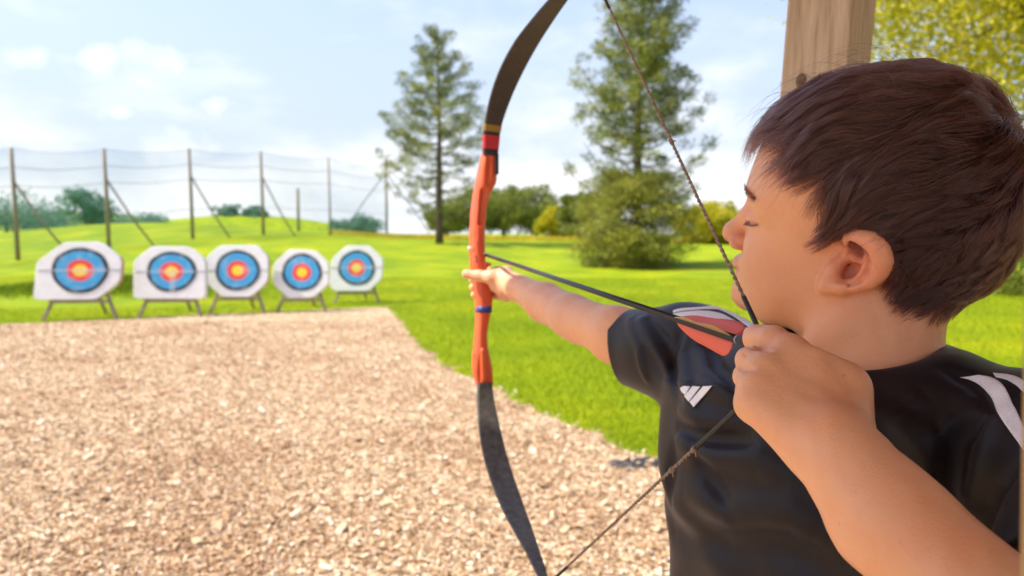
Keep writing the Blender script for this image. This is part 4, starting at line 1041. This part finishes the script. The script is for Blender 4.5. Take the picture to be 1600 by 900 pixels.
# string: two twisted strands, black serving at the centre and at the loops
t = NT('twisted_string'); n = t.noise(t.obj(), 300, 3); t.col(t.ramp(n, [(.3, (.16, .10, .065)), (.7, (.36, .26, .18))])); t.set(Roughness=.8); M_STR = t.m
TU = C3(921, -54, .802); TL = C3(852.5, 917, .802); NK1 = C3(1182, 507, .474); NK2 = C3(1191, 603, .472)
def twist(a, b, r, amp, pitch, mat, parent, name='string'):
    L = np.linalg.norm(b - a); n = max(8, int(L / pitch * 8)); u, v = frame(b - a); m = MBuf(); s = np.linspace(0, 1, n)
    for ph in (0, np.pi):
        an = s * L / pitch * 2 * np.pi + ph; pts = a + (b - a) * s[:, None] + amp * (np.cos(an)[:, None] * u + np.sin(an)[:, None] * v); m.tube(pts, r, 6)
    return towmesh(m.build(name, mat, parent))
def pt(a, b, u): return a + (b - a) * u
def u_at(a, b, ypx):
    for u in np.linspace(0, 1, 2000):
        q = pt(a, b, u)
        if (450 - q[1] / q[2] * FPX - ypx) * (450 - a[1] / a[2] * FPX - ypx) <= 0: return u
    return 1
u1 = u_at(TU, NK1, 14); u2 = u_at(TU, NK1, 464); v1 = u_at(NK2, TL, 701); v2 = u_at(NK2, TL, 885)
twist(pt(TU, NK1, u1), pt(TU, NK1, u2), .00088, .00072, .011, M_STR, bow); twist(pt(NK2, TL, v1), pt(NK2, TL, v2), .00088, .00072, .011, M_STR, bow)
for pl_, r__ in (([TU, pt(TU, NK1, u1)], .0017), ([pt(TU, NK1, u2), NK1, pt(NK1, NK2, .5), NK2, pt(NK2, TL, v1)], .0019), ([pt(NK2, TL, v2), TL], .0017)): towmesh(MBuf().tube(pl_, r__, 8).build('serving', M_BLACK, bow))
for u in (v1, v1 + .085):
    kn = MBuf(); q = pt(NK2, TL, u); d = nrm(TL - NK2); kn.tube([q - d * .002, q + d * .002], .0024, 8); kn.tube([q, q + np.array([.001, -.006, -.001])], .0007, 5); towmesh(kn.build('knot', M_STR, bow))
q = pt(TU, NK1, .62); kn = MBuf(); kn.tube([q - nrm(NK1 - TU) * .002, q + nrm(NK1 - TU) * .002], .0021, 8); kn.tube([q, q + np.array([.004, .001, 0])], .0006, 5)
towmesh(kn.build('knot', M_STR, bow))
# ------------------------------------------------------------------ arrow
t = NT('carbon_shaft'); t.set(Base_Color=(.022, .022, .025, 1), Roughness=.28); M_SHAFT = t.m
def vane_mat(n, c):
    t = NT(n); t.set(Base_Color=(*c, 1), Roughness=.45); tr = t.n('ShaderNodeBsdfTranslucent'); tr.inputs[0].default_value = (*c, 1); mx = t.n('ShaderNodeMixShader'); mx.inputs[0].default_value = .35
    t.l(t.b.outputs[0], mx.inputs[1]); t.l(tr.outputs[0], mx.inputs[2]); t.l(mx.outputs[0], t.o.inputs[0]); return t.m
M_V1 = vane_mat('coral_vane', (.92, .20, .13)); M_V2 = vane_mat('cream_vane', (.60, .42, .20))
M_RINGG = flat('clear_nock_collar', (.30, .28, .27), .3)
arrow = empty('arrow', toW(AR0)); tag(arrow, 'black arrow on the drawn string with coral and cream vanes', 'arrow')
AT = AR1 + ADIR * .035
towmesh(MBuf().tube([AR0 + ADIR * .018, AT], .0030, 14).build('shaft', M_SHAFT, arrow)); towmesh(MBuf().tube([AT, AT + ADIR * .004, AT + ADIR * .018], [.0031, .0031, .0008], 12).build('point', flat('steel_point', (.4, .4, .4), .3, Metallic=1), arrow))
towmesh(MBuf().tube([AR0 - ADIR * .004, AR0 + ADIR * .004, AR0 + ADIR * .012, AR0 + ADIR * .020], [.0026, .0032, .0034, .0033], 12).build('nock', M_BLACK, arrow))
o = MBuf().tube([AR0 + ADIR * .0195, AR0 + ADIR * .0215], .00325, 14).build('nock_ring', M_RINGG, arrow); towmesh(o)
av = nrm(np.array([0, 1, 0]) - ADIR * ADIR[1]); aw = nrm(np.cross(ADIR, av)); aw = aw if aw[2] < 0 else -aw      # up, and towards the camera
for ang, mt, hh in ((-58, M_V1, .0150), (180, M_V1, .0135), (60, M_V2, .0120)):
    a_ = math.radians(ang); nd = av * math.cos(a_) + aw * math.sin(a_); sdv = np.cross(ADIR, nd); n = 22; V = []; F = []
    for i in range(n):
        s = i / (n - 1); st = AR0 + ADIR * (.026 + .080 * s); h_ = hh * min(1, .35 + (s / .12) ** .5 * .65) * (1 - s ** 1.7) ** .62 if s < 1 else 0
        for j in range(5):
            f = j / 4; wv = .0006 * math.sin(s * 11 + ang) * f; V.append(st + nd * (.0026 + h_ * f) + sdv * wv)
    for i in range(n - 1):
        for j in range(4): F.append((i * 5 + j, i * 5 + j + 1, (i + 1) * 5 + j + 1, (i + 1) * 5 + j))
    o = link('vane', toW(np.array(V)), F, mt, arrow); sm = o.modifiers.new('t', 'SOLIDIFY'); sm.thickness = .0005
# ------------------------------------------------------------------ the boy
t = NT('skin'); p = t.pos()
base = t.n('ShaderNodeAttribute'); base.attribute_name = 'tone'
n = t.noise(p, 22, 5, .6); f = t.noise(p, 420, 3, .6); sp = t.noise(p, 130, 2, .5)
c = t.mix(t.math('MULTIPLY', t.ramp(n, [(.35, (0, 0, 0)), (.7, (1, 1, 1))]), .5), base.outputs[0], t.mix(1, base.outputs[0], (1.0, .80, .74), 'MULTIPLY'))
c = t.mix(t.math('MULTIPLY', f, .18), c, t.mix(1, c, (.72, .62, .55), 'MULTIPLY'))
c = t.mix(t.ramp(sp, [(.70, (0, 0, 0)), (.78, (.35, .35, .35))]), c, (.30, .13, .07))
c = t.mix(t.math('MULTIPLY', t.ramp(t.noise(p, 55, 4, .65), [(.48, (0, 0, 0)), (.72, (1, 1, 1))]), .32), c, t.mix(1, c, (1.0, .74, .66), 'MULTIPLY'))
t.col(c); t.set(Roughness=.44, Subsurface_Weight=.16, Subsurface_Scale=.006); t.b.inputs['Subsurface Radius'].default_value = (1, .35, .18); t.b.inputs['Specular IOR Level'].default_value = .42
vv = t.n('ShaderNodeTexVoronoi'); vv.inputs['Scale'].default_value = 900; t.l(p, vv.inputs[0])
t.bump(t.math('ADD', t.math('MULTIPLY', vv.outputs['Distance'], .6), t.math('ADD', f, t.math('MULTIPLY', n, .6))), .22, .0012); M_SKIN = t.m
boy = empty('person', (float(TC[0]), float(TC[2]), 0.0)); tag(boy, 'dark-haired boy in a black shirt with white shoulder stripes drawing a bow', 'person')
V, Q = body.mesh((-.1, -.56, .20), (.52, .24, 1.26), .0015)
hl = toH(V)
fx = np.array([-.14, -.07, -.055, -.042, -.034, -.022, 0, .004, .009, .014, .017, .022, .036, .056, .08, .11]); fu = np.array([-.040, -.052, -.052, -.040, -.008, .016, .014, .004, -.001, .010, .028, .046, .066, .077, .081, .085])
def hairline(f): return np.interp(f, fx, fu)
skin = np.array([.82, .43, .232]); tone = np.tile(skin, (len(V), 1))
def blend(m, col_):
    global tone
    m = np.clip(m, 0, 1)[:, None]; tone = tone * (1 - m) + np.array(col_) * m
def gl(c, r): return np.exp(-((V - np.asarray(c)) ** 2).sum(1) / (r * r))
blend(gl(ear(1345, 410), .030) * .85 * (hl[:, 1] > .055), (.78, .27, .15)); blend(gl(ear(1322, 425, -.004), .011) * .7, (.42, .09, .05)); blend(gl(ear(1342, 389, -.003), .009) * .8, (.42, .09, .05))  # ear reddened; shade painted dark red into its hollows
for c_, r__, a__ in ((H(.110, 0, -.032), .013, .55), (H(.098, .012, -.038), .008, .5), (H(.068, .045, -.045), .024, .35), (H(.068, -.045, -.045), .024, .35)): blend(gl(c_, r__) * a__, (.66, .24, .16))
for s_ in (1, -1):
    for l_, u_ in ((.0215, -.0072), (.025, -.0085), (.028, -.0086), (.031, -.0085), (.034, -.008), (.037, -.0072), (.040, -.0066), (.0425, -.0058), (.0448, -.0050), (.0468, -.0041)): blend(gl(H(*hitH(s_ * l_, u_)), .0013) * .75, (.14, .055, .04))
for x_, y_, r_ in ((1141, 373, .0026), (1146, 378, .0026), (1152, 383, .0026), (1158, 387, .0028)):
    q = body.hit(x_, y_)
    if q is not None: blend(gl(q, r_) * .6, (.50, .13, .08))
blend(gl(H(.098, .012, -.030), .010) * .35, (.72, .26, .18))
blend(gl(H(.030, .055, -.062), .026) * .45, (.62, .24, .11))  # jaw darkened in colour to imitate its shaded side
lips = np.exp(-((hl[:, 2] + .0590) / .0065) ** 2) * (hl[:, 0] > .085) * np.clip(1.25 - np.abs(hl[:, 1]) / .019, 0, 1); blend(lips * .75, (.60, .19, .15))
for q, r__ in ((M[0], .014), (M[1], .011), (M[2], .010), (C3(1206, 532, .455), .008), (C3(1172, 563, .45), .008)): blend(gl(q, r__) * .55, (.66, .25, .15))
blend(gl(C3(1300, 650, .42), .03) * .25, (.62, .28, .16))
blend((1 / (1 + np.exp((np.abs(hl[:, 1]) - .001) * 0 - (hl[:, 2] - hairline(hl[:, 0]) - .004) / .0025))) * (np.abs(hl).max(1) < .16) * (np.linalg.norm(V - HC, axis=1) < .15) * (1 - np.clip(gl(ear(1350, 408), .026) * 2.2, 0, 1)), (.045, .026, .020))
flush = ((V[:, 2] > .9)); blend(flush * .30, (.70, .42, .30))
bd = fast_mesh('body', toW(V), Q, M_SKIN, boy); cattr(bd, 'tone', tone)
# shirt
t = NT('black_jersey'); p = t.obj()
w1 = t.n('ShaderNodeTexWave'); w1.inputs['Scale'].default_value = 260; w1.inputs['Distortion'].default_value = .6; t.l(p, w1.inputs[0]); n = t.noise(p, 700, 2); n2 = t.noise(p, 7, 4)
t.col(t.ramp(n2, [(.3, (.0105, .0070, .0078)), (.7, (.017, .0115, .013))])); t.set(Roughness=.46, Sheen_Weight=.10, Sheen_Roughness=.45); t.b.inputs['Sheen Tint'].default_value = (.75, .7, .85, 1); t.b.inputs['Specular IOR Level'].default_value = .22
t.bump(t.math('ADD', t.math('MULTIPLY', w1.outputs[1], .4), n), .12, .0008); M_SHIRT = t.m
t = NT('white_stripe_cloth'); n = t.noise(t.obj(), 500, 3); t.col(t.ramp(n, [(.3, (.78, .75, .78)), (.7, (.9, .88, .9))])); t.set(Roughness=.7); t.bump(n, .15, .0006); M_STRIPE = t.m
t = NT('ribbed_collar'); w1 = t.n('ShaderNodeTexWave'); w1.inputs['Scale'].default_value = 190; t.l(t.obj(), w1.inputs[0]); t.set(Base_Color=(.012, .011, .013, 1), Roughness=.7); t.bump(w1.outputs[1], .3, .001); M_COLLAR = t.m
V, Q = shirt.mesh((-.1, -.8, .20), (.56, .10, 1.1), .0025)
sh = fast_mesh('shirt', toW(V), Q, M_SHIRT, boy)
# collar band following the neckline
nseg = 72; R = []
for i in range(nseg + 1):
    a = i / nseg * 2 * np.pi; prof = [(-.000, -.010), (.0030, -.012), (.0046, -.004), (.0030, .006), (.0006, .0100), (-.0016, .009), (-.0022, .0), (-.0018, -.008)]
    R.append(np.array([collar_pt(a, o_ - .0005, r_) for r_, o_ in prof]))
Vc = np.concatenate(R[:-1]); k = len(R[0]); Fc = [(i * k + j, i * k + (j + 1) % k, ((i + 1) % nseg) * k + (j + 1) % k, ((i + 1) % nseg) * k + j) for i in range(nseg) for j in range(k)]
link('collar', toW(Vc), Fc, M_COLLAR, boy)
STRIPES = [([(1052, 486), (1060, 482.7), (1095, 480.6), (1122, 477.5), (1136, 478), (1150, 485), (1170, 497), (1182, 507)], [(1052, 489), (1067, 486), (1102, 483.5), (1125, 484), (1143, 493), (1154, 500), (1164, 508), (1172, 513)]),
      ([(1050, 492), (1058, 489), (1088, 486), (1109, 486.5), (1129, 491), (1150, 502.6), (1166.5, 513), (1180, 524)], [(1050, 496), (1056, 495), (1081, 494.5), (1109, 497), (1129, 502), (1150, 513.6), (1162, 520), (1172, 530)]),
      ([(1150, 482), (1165, 484), (1177.5, 489.6), (1195, 496), (1211, 502.6)], [(1158, 486), (1170, 492), (1186, 501), (1194, 507), (1200, 512)]),
      ([(1529, 587), (1545, 589), (1560, 595), (1570, 605), (1578, 620), (1585, 636), (1593, 653), (1604, 676), (1618, 702)], [(1500, 591), (1515, 593), (1529, 600), (1541, 610), (1551, 620), (1560, 647), (1575, 670), (1593, 693), (1608, 716)]),
      ([(1552, 584), (1575, 586), (1590, 590), (1606, 600), (1622, 618)], [(1556, 590), (1574, 594), (1590, 604), (1600, 614), (1612, 630)])]
for l_, r__ in STRIPES: band_on_cloth('stripe', l_, r__, M_STRIPE, sh)
LG = [([(1063.3, 607), (1068, 603), (1079, 604)], [(1066, 612), (1069, 615), (1071.5, 617)]), ([(1083.5, 604), (1078, 611), (1071, 619)], [(1096, 604), (1087, 616), (1077.5, 628)]), ([(1100.6, 603.5), (1090, 616), (1079, 628.5)], [(1114.5, 603), (1100, 620), (1085, 637)])]
for l_, r__ in LG: band_on_cloth('emblem', l_, r__, M_STRIPE, sh, 12, 7, .0008)
# trousers, legs and shoes below the frame
low = Solid(); hp = TC - UPc * .52
for s_ in (-1, 1):
    h0 = hp + Sx * s_ * .085; kn_ = h0 - UPc * .36 + Nx * (.02 if s_ < 0 else .05) - Sx * s_ * -.02; an_ = kn_ - UPc * (.36)
    low.chain([h0, kn_, an_], [.098, .068, .058], .03)
low.col(hp + UPc * .10, hp - UPc * .08, np.stack([Sx, Nx]), (.160, .108), (.165, .112), .04)
V, Q = low.mesh((-.05, -1.6, .3), (.6, -.4, 1.0), .006); fast_mesh('trousers', toW(V), Q, flat('dark_trousers', (.02, .022, .035), .8), boy)
for s_ in (-1, 1):
    s2 = Solid(); an_ = hp + Sx * s_ * .105 - UPc * .74 + Nx * (.02 if s_ < 0 else .05); zf = toW(an_)[2]; dn = -UPc * (zf - .045)
    s2.chain([an_, an_ + dn], [.045, .042], .02); s2.chain([an_ + dn - Nx * .03, an_ + dn + Nx * .13], [.042, .036], .03)
    c_ = an_ + dn; V, Q = s2.mesh(c_ - .3, c_ + .3, .005); Vw = toW(V); Vw[:, 2] = np.maximum(Vw[:, 2], .004); fast_mesh('shoe', Vw, Q, flat('white_trainer', (.5, .5, .5), .6), boy)

# ------------------------------------------------------------------ hair
hr = np.random.default_rng(11)
hp_ = [q for q in body.p if np.linalg.norm(q[2] - HC) < .17 and q[3] > .015]
def hsdf(P): 
    d = np.full(P.shape[:-1], 1.0)
    for kind, dt, c, r, k, op in hp_:
        if op != 'u': continue
        e = body.one(kind, dt, P); h = np.maximum(k - np.abs(d - e), 0) / k; d = np.minimum(d, e) - h * h * k * .25
    return d
def hgrad(P, e=1e-3):
    g = np.stack([hsdf(P + np.eye(3)[i] * e) - hsdf(P - np.eye(3)[i] * e) for i in range(3)], -1); return g / np.linalg.norm(g, axis=-1, keepdims=True)
def roots(n):
    d = hr.normal(size=(n * 3, 3)); d /= np.linalg.norm(d, axis=1, keepdims=True)
    o = H(-.015, 0, .02); P = o + (d @ HR) * .2
    for _ in range(12):
        s = hsdf(P); P = P - (d @ HR) * (s * .95)[:, None]
    h = toH(P); e = h[:, 2] - hairline(h[:, 0]); ok = (e > hr.normal(0, .0018, len(e))) & (np.abs(hsdf(P)) < .002)
    ok &= ~((np.linalg.norm(P - ear(1352, 410, -.006), axis=1) < .021)); mir = h.copy(); mir[:, 1] *= -1
    ok &= ~((np.linalg.norm(mir - toH(ear(1352, 410, -.006)), axis=1) < .021))
    return P[ok][:n]
def fieldv(P, nrmal):
    h = toH(P); v = h - np.array([-.072, .012, .105]); v = v / (np.linalg.norm(v, axis=1, keepdims=True) + 1e-6)
    sf = (np.clip((h[:, 0] + .02) / .03, 0, 1) * np.clip((.075 - h[:, 2]) / .02, 0, 1))[:, None]; v = v + np.array([.55, 0, -.12]) + sf * np.array([-.42, 0, -.25])
    top = np.clip((h[:, 2] - .055) / .03, 0, 1)[:, None]; v = v + top * np.array([.5, .30, -.1])
    w_ = v @ HR; w_ = w_ - nrmal * (w_ * nrmal).sum(1, keepdims=True); w_ /= np.linalg.norm(w_, axis=1, keepdims=True) + 1e-6
    tv = np.cross(nrmal, w_); q = h * 42
    ang = .38 * np.sin(q[:, 0] * 1.1 + 1.3 * np.sin(q[:, 2] * .9)) * np.sin(q[:, 1] * .8 + q[:, 2] * .7 + 1) + .22 * np.sin(q[:, 0] * 2.7 + q[:, 2] * 2.1) + .25 * (top[:, 0]) * np.sin(q[:, 0] * 1.9 + 2 * np.sin(q[:, 1]))
    return w_ * np.cos(ang)[:, None] + tv * np.sin(ang)[:, None]
NS = 12
def grow(P, seed_h, lenmul=1.0, hmul=1.0, jit=.10):
    h0 = toH(P); n = len(P); u = h0[:, 2]
    L = np.interp(u, [-.06, -.02, .02, .05, .085, .12], [.012, .017, .024, .034, .050, .060]) * lenmul * hr.uniform(.75, 1.2, n)
    fr = np.clip((h0[:, 0] - .045) / .03, 0, 1) * np.clip((u - .05) / .02, 0, 1); L = L * (1 - .26 * fr)
    Hm = (1 - .30 * fr) * np.interp(u, [-.06, -.03, .0, .04, .08, .12], [.0025, .0045, .0075, .0120, .0165, .0165]) * hmul
    hh = Hm * seed_h; pts = [P.copy()]; q = P.copy(); g = hgrad(q); jv = hr.normal(size=(n, 3)) * jit
    for i in range(1, NS):
        t_ = i / (NS - 1); v = fieldv(q, g) + jv; v /= np.linalg.norm(v, axis=1, keepdims=True)
        q = q + v * (L / (NS - 1))[:, None]; g = hgrad(q); s = hsdf(q); tgt = hh * (np.sin(min(1, t_ * 1.7) * np.pi / 2) * (1 - .30 * t_ * t_)) + .0004
        q = q + g * (tgt - s)[:, None]; pts.append(q.copy())
    return np.stack(pts, 1), g
ng = 1500; gp = roots(ng); ng = len(gp); gh = hr.uniform(.35, 1.08, ng); GS, _ = grow(gp, gh, 1.05, 1.0, .16)
nh = 46000; P = roots(nh); nh = len(P)
from mathutils.kdtree import KDTree
kd = KDTree(ng); [kd.insert(Vector(g_), i) for i, g_ in enumerate(gp)]; kd.balance()
near_ = np.array([kd.find(Vector(q))[1] for q in P])
S_, _ = grow(P, np.clip(gh[near_] * .75 + hr.uniform(0, .35, nh), .05, 1.1), 1.0, 1.0, .07)
tt = np.linspace(0, 1, NS)[None, :, None]; cl = hr.uniform(.30, .84, nh)[:, None, None]
S_ = S_ * (1 - cl * tt ** .8) + (GS[near_] + (P - gp[near_])[:, None, :] * .25) * cl * tt ** .8
S_ += hr.normal(0, 1, (nh, 1, 3)) * tt * .0007
def strands(name, S, r0, mat, parent, tip=.25):
    n, k = S.shape[:2]; cu = bpy.data.hair_curves.new(name); cu.add_curves([k] * n); cu.points.foreach_set('position', toW(S).astype(np.float32).ravel())
    a = cu.attributes.get('radius') or cu.attributes.new('radius', 'FLOAT', 'POINT'); rr = np.broadcast_to(np.interp(np.linspace(0, 1, k), [0, .6, 1], [1, .85, tip]) * r0, (n, k)).astype(np.float32); a.data.foreach_set('value', rr.ravel())
    cu.materials.append(mat); o = bpy.data.objects.new(name, cu); COL.objects.link(o); put_under(o, parent); return o
t = NT('brown_hair'); hb = t.n('ShaderNodeBsdfHairPrincipled'); hb.parametrization = 'COLOR'; hb.inputs['Color'].default_value = (.042, .0175, .0145, 1); hb.inputs['Roughness'].default_value = .28; hb.inputs['Radial Roughness'].default_value = .6; hb.inputs['Random Roughness'].default_value = .2; 
try: hb.inputs['Random Color'].default_value = .3
except Exception: pass
t.t.nodes.remove(t.b); t.l(hb.outputs[0], t.o.inputs[0]); M_HAIR = t.m
hair = strands('hair', S_, .00015, M_HAIR, boy)
# loose flyaway hairs
fp = roots(260); fh = hr.uniform(1.1, 2.0, len(fp)); FS, fg = grow(fp, fh, 1.15, 1.0, .30); FS = FS + fg[:, None, :] * (np.linspace(0, 1, NS)[None, :, None] ** 2) * hr.uniform(0, .010, (len(fp), 1, 1))
strands('stray_hair', FS, .00010, M_HAIR, boy)
# fringe hairs in front of the forehead
gpf = roots(14000); hf = toH(gpf); kf = (hf[:, 0] > .035) & (hf[:, 2] > .060) & (hf[:, 2] < .098); gpf = gpf[kf][:700]
FR, fg = grow(gpf, hr.uniform(.35, 1.1, len(gpf)), 1.35, 1.0, .22); wv_ = np.linspace(0, 1, NS)[None, :, None] ** 2
strands('fringe', FR + fg[:, None, :] * wv_ * hr.uniform(-.002, .004, (len(gpf), 1, 1)), .00013, M_HAIR, boy)
# eyebrows and lashes
def brow(s_):
    out_ = []
    for i in range(300):
        u = hr.random(); l_ = .009 + .042 * u; up = .0155 + .0045 * math.sin(u * 2.4) + hr.normal() * (.0022 * (1 - .6 * u)); p0 = H(*hitH(s_ * l_, up)); d = nrm(np.array([.10, s_ * 1.0, .55 - 1.0 * u + hr.normal() * .25]) @ HR); L = hr.uniform(.004, .0085) * (1 - .3 * u)
        n_ = nrm(p0 - H(.03, 0, .0)); out_.append([p0 + d * L * q + n_ * (.0009 * math.sin(q * 2.6)) for q in np.linspace(0, 1, 5)])
    return out_
def lash(s_):
    out_ = []
    for i in range(90):
        u = hr.random(); l_ = .0215 + .0260 * u; up = np.interp(l_, [.0195, .025, .031, .037, .0425, .0470], [-.0068, -.0085, -.0085, -.0074, -.0058, -.0040]); p0 = H(*hitH(s_ * l_, up - .0004)); d = nrm(np.array([1.0, s_ * (.35 * (u - .2)), -.55 + hr.normal() * .12]) @ HR); upv = HR[2]; L = hr.uniform(.005, .0075)
        out_.append([p0 + d * L * q + upv * L * .22 * q * q for q in np.linspace(0, 1, 6)])
    return out_
strands('eyebrow', np.array(brow(1)), .00011, M_HAIR, boy); strands('eyebrow', np.array(brow(-1)), .00011, M_HAIR, boy)
strands('eyelashes', np.array(lash(1)), .00016, M_HAIR, boy); strands('eyelashes', np.array(lash(-1)), .00016, M_HAIR, boy)
